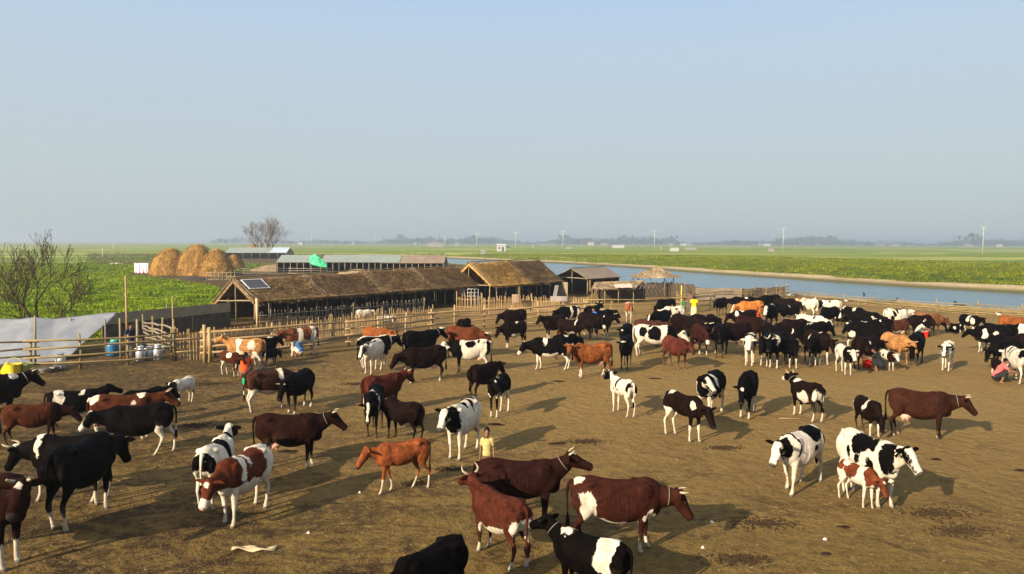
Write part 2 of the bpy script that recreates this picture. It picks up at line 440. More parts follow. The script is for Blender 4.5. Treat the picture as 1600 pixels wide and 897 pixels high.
def cow_pattern(b, spec, seed):
    """returns signed whiteness of every vertex; spec is a list of tuples:
       ('T', x, side, z, rx, rz, w) patch on the trunk: side -1 right, +1 left, 0 both; w=+1 white, -1 coloured
       ('band', x, width, w) band round the barrel; ('belly', z, w); ('legs', z, w); ('face', w); ('rand', n, w)"""
    V = b['V']; flag = b['flag']; n = len(V)
    X = V.copy(); X[:, 2] -= b['dz']
    w1, w2 = Wob(seed, 7), Wob(seed+1, 7); w3 = Wob(seed+2, 16); w4 = Wob(seed+3, 16)
    Xd = X.copy(); Xd[:, 0] += .10*w1(X)+.05*w3(X); Xd[:, 2] += .10*w2(X)+.05*w4(X)
    d = V-b['poll']; hx = d@b['hf']; hy = d@b['hs']; hz = d@b['hu']
    head = (hx > -.06) & (np.abs(hy) < .3) & (np.abs(hz) < .22) & (hx < .6)
    if True: head &= (X[:, 0] > .35) | (hx > .0)
    trunk = ~head
    pat = np.full(n, -.3)
    g = np.random.default_rng(seed)
    def ap(f, w, mask=None):
        nonlocal pat
        f = np.where(mask, f, -1) if mask is not None else f
        pat = np.maximum(pat, f) if w > 0 else np.minimum(pat, -f)
    for s in spec:
        k = s[0]
        if k == 'base': pat = np.full(n, .3*s[1])
        elif k == 'T':
            _, x, sd, z, rx, rz, w = s
            f = (1-np.sqrt(((Xd[:,0]-x)/rx)**2+((Xd[:,2]-z)/rz)**2))*min(rx, rz)
            if sd: f = np.minimum(f, X[:, 1]*sd+.06+.02*w3(X))
            ap(f, w, trunk)
        elif k == 'band': ap(s[2]-np.abs(Xd[:,0]-s[1]), s[3], trunk & (X[:, 2] > .45))
        elif k == 'belly': ap(np.minimum(s[1]-Xd[:,2]+.06*w1(X), (.42-np.abs(Xd[:,0]+.04))*.8), s[2], trunk)
        elif k == 'top': ap(.045+.03*w1(X)-np.abs(X[:,1])+(X[:,2]-1.25)*.4, s[1], trunk & (X[:, 2] > 1.1))
        elif k == 'legs': ap(s[1]-X[:,2]+.10*w3(X)+.08*w1(X), s[2], trunk & (X[:, 2] < .9))
        elif k == 'hind': ap(s[1]-X[:,2]+.08*w3(X)-np.clip((X[:,0]+.42)*2.2,0,.6), s[2], trunk & (X[:, 0] < -.1))
        elif k == 'fore': ap(s[1]-X[:,2]+.08*w3(X)-np.clip((.36-X[:,0])*2.2,0,.6), s[2], trunk & (X[:, 0] > .1))
        elif k == 'rump': ap((s[1]-Xd[:,0]), s[2], trunk)
        elif k == 'front': ap((Xd[:,0]-s[1]), s[2], trunk)
        elif k == 'blaze': ap(np.minimum(s[1]-np.abs(hy)+.01*w3(X), hz+.04), s[2], head & (flag == 0))
        elif k == 'star': ap(.045-np.sqrt((hx-.10)**2+hy**2), s[1], head & (hz > 0))
        elif k == 'muzz': ap(hx-.33+.02*w3(X), s[1], head)
        elif k == 'head': ap(np.full(n, .3), s[1], head)
        elif k == 'face': ap(np.minimum(.09-np.abs(hy), hx-.02)+.02*w3(X), s[1], head & (flag == 0))
        elif k == 'poll': ap(.09-np.sqrt(hx**2+hy**2+(hz-.06)**2)+.01*w3(X), s[1], flag == 0)
        elif k == 'neck': ap(.12-np.abs(Xd[:,0]-.86), s[1], trunk)
        elif k == 'tail': ap(np.where((flag == 2) & (X[:,2] < s[1]), .3, -1), s[2])
        elif k == 'rand':
            for _ in range(s[1]):
                x = g.uniform(-.8, .8); z = g.uniform(.7, 1.3); sd = g.choice((-1, 1)); r1 = g.uniform(.09, .26); r2 = g.uniform(.09, .24)
                f = (1-np.sqrt(((Xd[:,0]-x)/r1)**2+((Xd[:,2]-z)/r2)**2))*min(r1, r2)
                f = np.minimum(f, X[:,1]*sd+.10)
                ap(f, s[2], trunk)
    return pat, hx, hy, hz, head, X

def make_cow(name, loc, rz, scale, pose, color, spec, seed, horns=0, calf=False, bull=False, udder=False, res=.03, collar=None, points=0.0, pinkud=True, mud=.5, ratio=1.0):
    b = cow_base(pose, calf, bull, udder, res, horns)
    pat, hx, hy, hz, head, X = cow_pattern(b, spec, seed)
    V = b['V']; flag = b['flag']; n = len(V)
    pat = np.where(flag == 3, -1, pat)
    dark = np.zeros(n)
    if b['dz'] == 0: dark = np.maximum(dark, np.clip((.055-X[:,2])/.01, 0, 1)*.75)
    dark = np.maximum(dark, (flag == 3)*1.0)
    light_nose = any(s[0] == 'muzz' for s in spec)
    dark = np.maximum(dark, np.clip((hx-.445*b['hk'])/.02, 0, 1)*head*(.25 if light_nose else .9))
    for s in (-1, 1):   # nostrils
        dd = np.sqrt((hx-.47*b['hk'])**2+(hy-s*.045)**2+(hz+.03)**2); dark = np.maximum(dark, np.clip((.03-dd)/.01, 0, 1))
    dark[flag == 2] *= 0; tl = (flag == 2) & (X[:, 2] < .62)
    if not any(s[0] == 'tail' for s in spec): pat = np.where(tl, -.2, pat)
    pink = np.zeros(n)
    if udder and pinkud:
        pink = np.clip((.655-X[:,2])/.03, 0, 1)*((np.abs(X[:,0]+.36) < .19) & (np.abs(X[:,1]) < .15) & (X[:,2] > .4))*1.0
        pink *= (np.sqrt(((X[:,0]+.36)/.2)**2+(X[:,1]/.16)**2) < 1)
    if light_nose: pink = np.maximum(pink, np.clip((hx-.46*b['hk'])/.02, 0, 1)*head*.7)
    pink[flag == 1] = 0
    ww = Wob(seed+9, 12)(X)
    muddy = np.clip((.42-X[:,2])/.4+.25*ww, 0, 1)*.85*mud
    muddy = np.maximum(muddy, np.clip(Wob(seed+11, 6)(X)*1.2-.25, 0, 1)*np.clip((1.05-X[:,2])/.5, 0, 1)*np.clip((.1-X[:,0])/.5, .25, 1)*.55*(~head))
    if b['dz'] < 0: muddy = np.clip((-.2+0*X[:,2]), 0, 1)
    pt = np.zeros(n)
    if points:
        pt = np.clip((X[:,0]-.30)/.45, 0, 1)*.9
        pt = np.maximum(pt, np.clip((.62-X[:,2])/.3, 0, 1)*.8); pt = np.maximum(pt, (flag == 2)*.8)
        pt = pt*points
    me = bpy.data.meshes.new(name)
    me.from_pydata(V.tolist(), [], b['F']); me.update(); smooth(me)
    for nm, arr in (('pat', pat), ('dark', dark), ('pink', pink), ('muddy', muddy), ('points', pt)):
        at = me.attributes.new(nm, 'FLOAT', 'POINT'); at.data.foreach_set('value', arr.astype(np.float32))
    o = link(name, me, COAT, None, loc, (0, 0, rz)); o.scale = (scale, scale*ratio, scale); o.color = (*color, 1)
    for hmesh in b['horns']: link('horn', hmesh, HORN, o)
    if collar:
        c, t = b['b']; t = t/np.linalg.norm(t); sd = np.cross((0,0,1.0), t); sd /= max(np.linalg.norm(sd), 1e-3); u = np.cross(t, sd)
        w = np.linspace(0, 2*math.pi, 25)
        ck = 1.12 if bull else 1
        pts = [c + np.cos(q)*sd*.125*b['nk']*ck + np.sin(q)*u*.165*b['nk']*ck for q in w]
        m = MB(); m.tube(pts, .0075, 6, cap=False); m.build('collar', ROPE if collar == 1 else SOFT, o)
    return o, b

BLK, DBR, MAR, RED, ORA, TAN = (.0020,.0014,.0013), (.0055,.0024,.0018), (.0105,.0034,.0021), (.039,.0112,.0046), (.130,.039,.011), (.24,.11,.038)
_hidden = []
def place(bbox, head, pose, calf, bull, udder, horns, res, fixed=None, lim=50):
    """ground point, heading, size and length so that the animal's outline fills the box seen in the photo"""
    b = cow_base(pose, calf, bull, udder, res, horns)
    V = b['V'][::4]
    x0, y0, x1, y1 = bbox
    cx = (x0+x1)/2
    k0 = .86 if calf else .95
    def fit(hd, kx):
        gx, gy = P(cx, y1); s = 1.0
        for it in range(6):
            ang = R(hd) - math.atan2(gx, gy)
            c, q = math.cos(ang), math.sin(ang)
            W = np.stack([(V[:,0]*kx*c-V[:,1]*q)*s+gx, (V[:,0]*kx*q+V[:,1]*c)*s+gy, V[:,2]*s], 1)
            p = proj(W); lo, hi = p.min(0), p.max(0)
            s *= (y1-y0)/max(hi[1]-lo[1], 2)
            ax, ay = P(cx, y1); bx, by = P((lo[0]+hi[0])/2, hi[1])
            gx += ax-bx; gy += ay-by
            gy = max(gy, 4.5)
        return gx, gy, s, (hi[0]-lo[0])/(x1-x0)
    sn = math.sin(R(head)); side = 1 if sn > .05 else -1; facing = 1 if math.cos(R(head)) >= 0 else -1
    best = None
    for d in range(-15, lim+1, 5):
        # d > 0 turns the animal towards the line of sight
        hd = head + d*facing*side
        r = fit(hd, k0); e = abs(math.log(r[3])) + abs(d)*.0012
        if best is None or e < best[0]: best = (e, hd, r)
    hd, r = best[1], best[2]
    kx = k0*min(1.08, max(.86, 1/r[3])) ; r = fit(hd, kx)
    return r[0], r[1], R(hd) - math.atan2(r[0], r[1]), r[2], r[3], kx, hd
def cow(label, bbox, head, pose='stand', col=BLK, spec=(), horns=0, calf=None, bull=False, udder=False, collar=None, points=0.0, fixed=None, group=None, mud=.5, seed=None, cat=None):
    i = len(_hidden); _hidden.append(1)
    seed = seed if seed is not None else 1000+i*13
    y1 = bbox[3] if bbox[3] is not None else bbox[1]+50
    res = .019 if y1 > 590 else .028
    cf = bool(calf)
    gx, gy, ang, s, wr, kx, hd = place(bbox, head, pose, cf, bull, udder, horns, res, fixed, 25 if pose == 'lie' else (30 if (group or '').startswith('cattle crowded') else 50))
    nm = 'calf' if cf else ('bull' if bull else 'cow')
    o, b = make_cow(nm, (gx, gy, -.012), ang, s, pose, col, list(spec), seed, horns, cf, bull, udder, res, collar, points, mud=mud)
    o.scale = (s*kx, s*(.92+.16*((i*37) % 11)/10), s)
    tag(o, label, cat or nm, group or 'cattle herd standing in the dirt paddock')
    if 'DBG' in globals() : print('COW %3d %-60s s=%.2f wr=%.2f kx=%.2f h %d->%d' % (i, label[:60], s, wr, kx, head, hd))
    return o
# ================================================================== terrain, river, fields
WZ = -.5
NEAR = [(95,14),(64,42),(44,63.3),(36,74),(30.6,85.7),(22,100),(11,122),(2,150),(-10,188),(-22,222),(-40,262),(-62,300)]
FAR = [(-66,330),(-42,306),(-24,276),(-6,246),(11.4,219),(22,196),(30,175),(38,147),(45,129),(50,115),(54,103.5),(62,89.6),(84,62),(120,30)]
RIV = np.array(NEAR+FAR, float)
def seg_dist(X, Y, pts, closed=False):
    d = np.full(X.shape, 1e9); n = len(pts)
    for i in range(n if closed else n-1):
        ax, ay = pts[i]; bx, by = pts[(i+1) % n]
        vx, vy = bx-ax, by-ay
        t = np.clip(((X-ax)*vx+(Y-ay)*vy)/(vx*vx+vy*vy+1e-9), 0, 1)
        d = np.minimum(d, np.hypot(X-ax-t*vx, Y-ay-t*vy))
    return d
def inside(X, Y, poly):
    r = np.zeros(X.shape, bool); n = len(poly); j = n-1
    for i in range(n):
        xi, yi = poly[i]; xj, yj = poly[j]
        r ^= ((yi > Y) != (yj > Y)) & (X < (xj-xi)*(Y-yi)/(yj-yi+1e-12)+xi)
        j = i
    return r
def sdist(X, Y, poly): return seg_dist(X, Y, poly, True)*np.where(inside(X, Y, poly), 1, -1)
def sm(a, b, x): t = np.clip((x-a)/(b-a), 0, 1); return t*t*(3-2*t)
DIRT = [(-90,-30),(-90,24),(-50,32),(-26,36.5),(-22.6,41),(-19.8,47.6),(-20.5,53.5),(-24,62),(-30,76),(-36,90),(-47,104),(-60,117),(-66,124),(-60,134),(-46,142),(-60,190),(-100,228),(-104,262),(-66,275),(-46,252),(-26,214),(-14,188),(-2,150),(8,121),(19,99),(27.5,85),(33,73.5),(41,63),(61,41),(92,13),(120,-30)]
NEARSIDE = NEAR + [(-62,300),(-400,300),(-400,-60),(95,-60)]
def bumpy(X, Y):
    z = np.zeros(X.shape)
    for a, f, p in ((.06,.045,1.0),(.035,.11,2.3),(.02,.27,.4)):
        z += a*(np.sin(X*f+p+1.3*np.sin(Y*f*.7))*np.cos(Y*f*1.1-p))
    return z
def terr(X, Y):
    X = np.asarray(X, float); Y = np.asarray(Y, float)
    sd = sdist(X, Y, RIV)                     # + inside the water
    d = -sd
    near_side = inside(X, Y, NEARSIDE)
    hn = WZ + (.5)*sm(-.2, 2.2, d)
    dF = np.minimum(seg_dist(X, Y, FAR), 1e4)
    hf = WZ + .62*sm(-.2, 5.5, d) + .75*sm(5.5, 26, d)
    h = np.where(near_side | (X < -66), hn, hf)
    blend = sm(0, 30, (-X-66)) * sm(240, 420, Y)
    h = np.where(sd > 0, WZ-.9*sm(0, 3, sd), h)
    paddock = sdist(X, Y, DIRT)
    rough = sm(2, 40, -paddock)
    h = h + bumpy(X, Y)*rough*np.where(sd > -3, 0, 1)*1.6
    h = h + .35*sm(3, 30, -paddock)*(X < -15)*(Y < 170)      # the weedy field lies a little higher than the yard
    return h
def lines(a, b, step, grow, far):
    v = list(np.arange(a, b+step*.5, step)); s = step
    while v[-1] < far: s *= grow; v.append(v[-1]+s)
    s = step; w = []; x = v[0]
    while x > -far: s *= grow; x -= s; w.append(x)
    return np.array(w[::-1]+v)
gx_ = lines(-110, 130, 1.5, 1.14, 9000); gy_ = lines(-6, 290, 1.5, 1.12, 9000)
gx_ = gx_; gy_ = gy_[gy_ > -300]
GX, GY = np.meshgrid(gx_, gy_)
GZ = terr(GX, GY)
nx, ny = len(gx_), len(gy_)
idx = np.arange(nx*ny).reshape(ny, nx)
me = bpy.data.meshes.new('ground')
me.from_pydata(np.stack([GX.ravel(), GY.ravel(), GZ.ravel()], 1).tolist(), [], np.stack([idx[:-1,:-1], idx[:-1,1:], idx[1:,1:], idx[1:,:-1]], -1).reshape(-1, 4).tolist())
me.update(); smooth(me)
dirt = np.clip(sdist(GX, GY, DIRT), -40, 40).ravel()
sdv = -sdist(GX, GY, RIV); farb = (~inside(GX, GY, NEARSIDE)) & (GX > -66)
sand = np.where(farb, 6.0-sdv, np.where(GY > 20, 1.2-sdv, -9)).ravel()
for nm, arr in (('dirt', dirt), ('sand', np.clip(sand, -40, 40))):
    at = me.attributes.new(nm, 'FLOAT', 'POINT'); at.data.foreach_set('value', arr.astype(np.float32))
def ground_material():
    t = NT('ground_soil_and_grass', .95, .12)
    p = t.pos()
    # ---- trampled dirt
    big = t.noise(p, .11, 4, .6); mid = t.noise(p, .75, 5, .65, .6); sml = t.noise(p, 4.5, 5, .72); grit = t.noise(p, 22, 4, .75)
    hoofv = t.vor(t.mapping(p, (1, 1, 1)), 3.4, 'SMOOTH_F1')
    sep = t.n('ShaderNodeSeparateXYZ'); t.l(p, sep.inputs[0])
    base = t.mix(t.mr(big, .35, .65), (.175, .108, .034), (.245, .160, .054))
    base = t.mix(t.mr(mid, .30, .72), base, (.300, .203, .075))
    base = t.mix(t.mr(sml, .46, .72, 0, .9), base, (.088, .052, .019))
    base = t.mix(t.mr(grit, .56, .72, 0, .8), base, (.44, .33, .16))
    base = t.mix(t.mr(grit, .46, .30, 0, .8), base, (.055, .032, .014))
    # dung trodden into the ground, most of it at the left by the pens
    leftm = t.mr(sep.outputs[0], 7, -12, .015, .18)
    dn = t.math('ADD', t.noise(t.mapping(p, (1.0, 1.5, 1)), .55, 7, .74, .8), leftm)
    dm = t.math('MULTIPLY', t.mr(dn, .57, .66), t.mr(sml, .32, .52))
    base = t.mix(t.math('MULTIPLY', dm, .88), base, (.040, .022, .012))
    chop = t.math('MULTIPLY', t.mr(t.noise(p, 9.0, 4, .8, .4), .54, .66), t.mr(t.noise(p, .9, 4, .7), .40, .62))
    base = t.mix(t.math('MULTIPLY', chop, .6), base, (.075, .044, .018))
    midlight = t.math('MULTIPLY', t.mr(sep.outputs[1], 12, 24, 0, .62), t.mr(sep.outputs[0], -13, -2, .12, 1))  # vignette brightness painted into the soil colour: paler mid-frame, fading near and left
    base = t.mix(midlight, base, (.40, .265, .115))
    tint = t.n('ShaderNodeVectorMath', operation='MULTIPLY'); t.l(base, tint.inputs[0]); tint.inputs[1].default_value = (.525, .495, .38); base = tint.outputs[0]
    dirtc = base
    # ---- far green fields in long strips, and the weedy field
    st = t.noise(t.mapping(p, (.0035, .02, 1)), 1.0, 5, .6, .3)
    fld = t.ramp(st, ((.30, (.10, .14, .004)), (.42, (.17, .20, .008)), (.50, (.10, .15, .004)), (.57, (.36, .34, .09)), (.64, (.13, .16, .006)), (.72, (.40, .33, .13))))
    gn = t.noise(p, 1.3, 6, .7)
    fld = t.mix(t.mr(gn, .35, .68, 0, .5), fld, (.035, .075, .010))
    gre = t.noise(p, .35, 6, .75)
    near = t.mix(t.mr(gre, .40, .60), (.012, .028, .002), (.055, .095, .005))
    farm = t.mr(sep.outputs[1], 150, 230, 0, 1)
    green = t.mix(farm, near, fld)
    w1 = t.mr(t.noise(p, .45, 6, .7), 0, 1, -2.2, 2.2)
    dmask = t.mr(t.math('ADD', t.attr('dirt'), w1), -.25, .35)
    c = t.mix(dmask, green, dirtc)
    sandc = t.mix(t.mr(t.noise(p, .6, 5, .7), .35, .65), (.27, .20, .105), (.38, .295, .17))
    wet = t.mr(sep.outputs[2], -.30, .03)
    sandc = t.mix(wet, (.085, .075, .028), sandc)
    smask = t.mr(t.math('ADD', t.attr('sand'), t.mr(t.noise(p, .22, 6, .75), 0, 1, -3.0, 3.0)), -.4, .6)
    c = t.mix(smask, c, sandc)
    t.col(c)
    h = t.math('ADD', t.math('MULTIPLY', mid, .9), t.math('ADD', t.math('MULTIPLY', sml, .55), t.math('MULTIPLY', grit, .16)))
    h = t.math('ADD', h, t.math('MULTIPLY', hoofv, .35))
    t.bump(h, 1.0, .18)
    return t.m
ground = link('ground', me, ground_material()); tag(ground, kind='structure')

# water sheet
wm = NT('river_water', .14, .4)
p = wm.pos(); wv = wm.noise(wm.mapping(p, (1, 1, 1)), .9, 5, .65)
wm.col((.015, .085, .150)); wm.bump(wm.math('ADD', wv, wm.math('MULTIPLY', wm.noise(p, 4, 3, .6), .3)), .5, .15)
wm.b.inputs['IOR'].default_value = 1.33; wm.b.inputs['Specular IOR Level'].default_value = .5
me = bpy.data.meshes.new('river')
rp = [(a, b, WZ) for a, b in RIV]
me.from_pydata([(-90,10,WZ),(160,10,WZ),(160,345,WZ),(-90,345,WZ)], [], [(0,1,2,3)])
# keep the sheet to the channel: outline of the river grown by a metre so that it dies out under the banks
cx_, cy_ = [], []
out = []
n = len(RIV)
for i in range(n):
    a = RIV[i-1]; b = RIV[i]; c = RIV[(i+1) % n]
    e1 = (b-a)/np.linalg.norm(b-a); e2 = (c-b)/np.linalg.norm(c-b); nn = np.array((-(e1+e2)[1], (e1+e2)[0])); nn /= np.linalg.norm(nn)
    q = b+nn*1.0
    if inside(np.array([q[0]]), np.array([q[1]]), RIV)[0]: q = b-nn*1.0
    out.append((q[0], q[1], WZ))
me = bpy.data.meshes.new('river'); bm = bmesh.new()
bm.faces.new([bm.verts.new(q) for q in out]); bmesh.ops.triangulate(bm, faces=bm.faces[:]); 
for f in bm.faces:
    if f.normal.z < 0: f.normal_flip()
bm.to_mesh(me); bm.free()
water = link('river', me, wm.m); tag(water, kind='structure')

# haze over the plain
HZ = (-5200, 5200, -60, 5200, -2.4, 26.0)
# (bottom lies a metre below the river bed)
m = MB(); m.box(((HZ[0]+HZ[1])/2, (HZ[2]+HZ[3])/2, (HZ[4]+HZ[5])/2), (HZ[1]-HZ[0], HZ[3]-HZ[2], HZ[5]-HZ[4]))
hz = NT('haze_air'); hz.t.nodes.remove(hz.b)
pv = hz.n('ShaderNodeVolumePrincipled'); pv.inputs['Color'].default_value = (.76, .84, .92, 1); pv.inputs['Density'].default_value = .0005; pv.inputs['Anisotropy'].default_value = .5
hz.l(pv.outputs[0], hz.out.inputs['Volume'])
hz.m.cycles.homogeneous_volume = True
haze = m.build('haze', hz.m, sm=False); tag(haze, kind='stuff')

# ------------------------------------------------------------------ leafy ground cover
def tufts(name, n, region, hgt, mat, seed, dens=None, leaves=5, spread=.5, wide=.5):
    g = np.random.default_rng(seed)
    x0, x1, y0, y1 = region[1]
    pts = np.zeros((0, 2))
    while len(pts) < n:
        u = g.uniform(0, 1, n*3)
        Y = y0*(y1/y0)**u if dens is None else y0+(y1-y0)*u**dens
        X = g.uniform(x0, x1, n*3)*1.0
        if region[2]: X = X*Y/y1
        k = region[0](X, Y); pts = np.concatenate([pts, np.stack([X[k], Y[k]], 1)])
    pts = pts[:n]; Z = terr(pts[:, 0], pts[:, 1])
    D = np.hypot(pts[:, 0], pts[:, 1]); sc_ = hgt*(1+D/260.)*g.uniform(.55, 1.3, n)
    sc_ *= np.clip(.75+.55*np.sin(pts[:,0]*.9+1.4*np.sin(pts[:,1]*.5))*np.cos(pts[:,1]*.7+np.sin(pts[:,0]*.6)), .25, 2)
    V = []; 
    for k in range(leaves):
        a = g.uniform(0, 2*math.pi, n); r = g.uniform(.0, spread, n)*sc_/hgt*.7
        cx = pts[:, 0]+np.cos(a)*r; cy = pts[:, 1]+np.sin(a)*r
        b = g.uniform(0, 2*math.pi, n); el = g.uniform(.25, 1.25, n)
        L = sc_*g.uniform(.6, 1.15, n); w = L*g.uniform(.22, .42, n)*wide*2
        dx, dy, dz = np.cos(b)*np.cos(el), np.sin(b)*np.cos(el), np.sin(el)
        sx_, sy_ = -np.sin(b), np.cos(b)
        base = np.stack([cx, cy, Z-.03], 1); d = np.stack([dx, dy, dz], 1); s = np.stack([sx_, sy_, g.uniform(-.3, .3, n)], 1)
        v0 = base; v1 = base + d*(L*.55)[:, None] + s*(w*.5)[:, None]; v2 = base + d*L[:, None] - np.array((0,0,1))*(L*.12)[:, None]; v3 = base + d*(L*.55)[:, None] - s*(w*.5)[:, None]
        V.append(np.stack([v0, v1, v2, v3], 1).reshape(-1, 3))
    V = np.concatenate(V)
    nf = len(V)//4
    me = bpy.data.meshes.new(name)
    me.vertices.add(len(V)); me.vertices.foreach_set('co', V.ravel())
    me.loops.add(nf*4); me.loops.foreach_set('vertex_index', np.arange(nf*4))
    me.polygons.add(nf); me.polygons.foreach_set('loop_start', np.arange(nf)*4); me.polygons.foreach_set('loop_total', np.full(nf, 4))
    me.update(calc_edges=True)
    o = link(name, me, mat); tag(o, kind='stuff'); return o
def leaf_mat(name, a, b, c, sc1=.25, sc2=3):
    t = NT(name, .6, .25)
    p = t.pos(); n1 = t.noise(p, sc1, 4, .6); n2 = t.noise(p, sc2, 3, .6)
    col = t.mix(t.mr(n1, .35, .65), a, b); col = t.mix(t.mr(n2, .52, .72), col, c)
    t.col(col)
    tr = t.n('ShaderNodeBsdfTranslucent'); t.l(col, tr.inputs[0]); mx = t.n('ShaderNodeMixShader'); mx.inputs[0].default_value = .35
    t.l(t.b.outputs[0], mx.inputs[1]); t.l(tr.outputs[0], mx.inputs[2]); t.l(mx.outputs[0], t.out.inputs[0])
    return t.m
LEAF = leaf_mat('weed_leaves', (.060, .115, .0), (.190, .260, .0), (.36, .38, .005))
CROP = leaf_mat('crop_leaves', (.085, .115, .0), (.175, .20, .0), (.28, .27, .01), .05, .6)
OLIVE = leaf_mat('olive_grass', (.08, .085, .014), (.125, .125, .025), (.19, .16, .06), .05, .6)
DPOLY = np.array(DIRT, float)
def in_left(X, Y):
    return (~inside(X, Y, DPOLY)) & (X < -17) & (sdist(X, Y, DPOLY) < -.3)
tufts('leafy_weeds', 80000, (in_left, (-115, -20, 39, 165), True), .27, LEAF, 3, leaves=5, spread=.5)
tufts('field_weeds', 15000, (in_left, (-190, -30, 150, 330), True), .30, OLIVE, 4, leaves=3, spread=1.2)
def in_far(X, Y):
    d = -sdist(X, Y, RIV); return (~inside(X, Y, np.array(NEARSIDE))) & (X > -60) & (d > 5.2+1.5*np.sin(X*.5)*np.cos(Y*.4)) & (d < 95)
tufts('riverside_crop', 95000, (in_far, (-60, 330, 70, 300), True), .24, CROP, 5, leaves=4, spread=1.0, dens=1.3)

# ================================================================== wood, bamboo, thatch
def bamboo_mat(name, a, b, rough=.6):
    t = NT(name, rough, .3)
    a = tuple(x*.8 for x in a); b = tuple(x*.8 for x in b)
    co = t.coord(); n1 = t.noise(co, 2.2, 4, .6); n2 = t.noise(co, 25, 3, .7)
    c = t.mix(t.mr(n1, .3, .7), a, b); c = t.mix(t.mr(n2, .55, .75, 0, .6), c, tuple(x*.35 for x in a))
    t.col(c); t.bump(n2, .3, .01); return t.m
BAMB = bamboo_mat('bamboo_pole', (.17, .118, .044), (.31, .225, .09))
BAMP = bamboo_mat('bamboo_slats', (.29, .18, .075), (.44, .29, .14))
GREYW = bamboo_mat('weathered_wood', (.13, .10, .07), (.26, .21, .15))
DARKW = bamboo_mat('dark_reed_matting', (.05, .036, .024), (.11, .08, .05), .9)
MATB = bamboo_mat('pale_reed_matting', (.22, .17, .10), (.32, .25, .16), .9)
def thatch_mat(name, a, b, c, sc_=1.0):
    t = NT(name, .95, .08)
    a = tuple(x*1.25 for x in a); b = tuple(x*1.3 for x in b); c = tuple(x*1.35 for x in c)
    co = t.coord('Generated'); ob = t.coord('Object')
    n1 = t.noise(ob, .8, 5, .7, .6); n2 = t.noise(t.mapping(ob, (1, 1, 1)), 7*sc_, 5, .8, .8); n3 = t.noise(t.mapping(ob, (1,1,5)), 3.0, 5, .7)
    col = t.mix(t.mr(n1, .40, .60), tuple(x*.75 for x in a), tuple(x*1.15 for x in b)); col = t.mix(t.mr(n2, .48, .66), col, c); col = t.mix(t.mr(n3, .52, .38, 0, .9), col, tuple(x*.4 for x in a))
    t.col(col); t.bump(t.math('ADD', n2, n3), 1.0, .12); return t.m
THB = thatch_mat('old_brown_thatch', (.125, .074, .033), (.21, .128, .057), (.33, .22, .11))
THD = thatch_mat('dark_brown_thatch', (.10, .060, .028), (.17, .102, .047), (.27, .175, .09))
WISP = thatch_mat('pale_wisps', (.17, .105, .04), (.26, .17, .075), (.34, .25, .13))
THG = thatch_mat('golden_straw_thatch', (.30, .165, .042), (.42, .24, .065), (.50, .33, .12))
THP = thatch_mat('pale_straw_thatch', (.20, .135, .07), (.29, .205, .12), (.36, .28, .18))
HAY = thatch_mat('hay', (.19, .098, .024), (.27, .148, .038), (.33, .205, .07), .6)
TIN = plain('corrugated_sheet', (.20, .225, .19), .5, .18, .5, .4)
TINB = plain('rusty_brown_sheet', (.22, .16, .11), .7, .3, .6, .3)
SHEETB = plain('blue_white_sheet', (.36, .41, .48), .5, .1, .5, .4)
WHITEP = plain('white_plastic', (.36, .36, .36), .5, .1, 4, .4)
CONC = plain('pale_concrete', (.38, .36, .34), .8, .1, 3)
U = np.array((.635, .776, 0)); Vv = np.array((-.776, .635, 0))

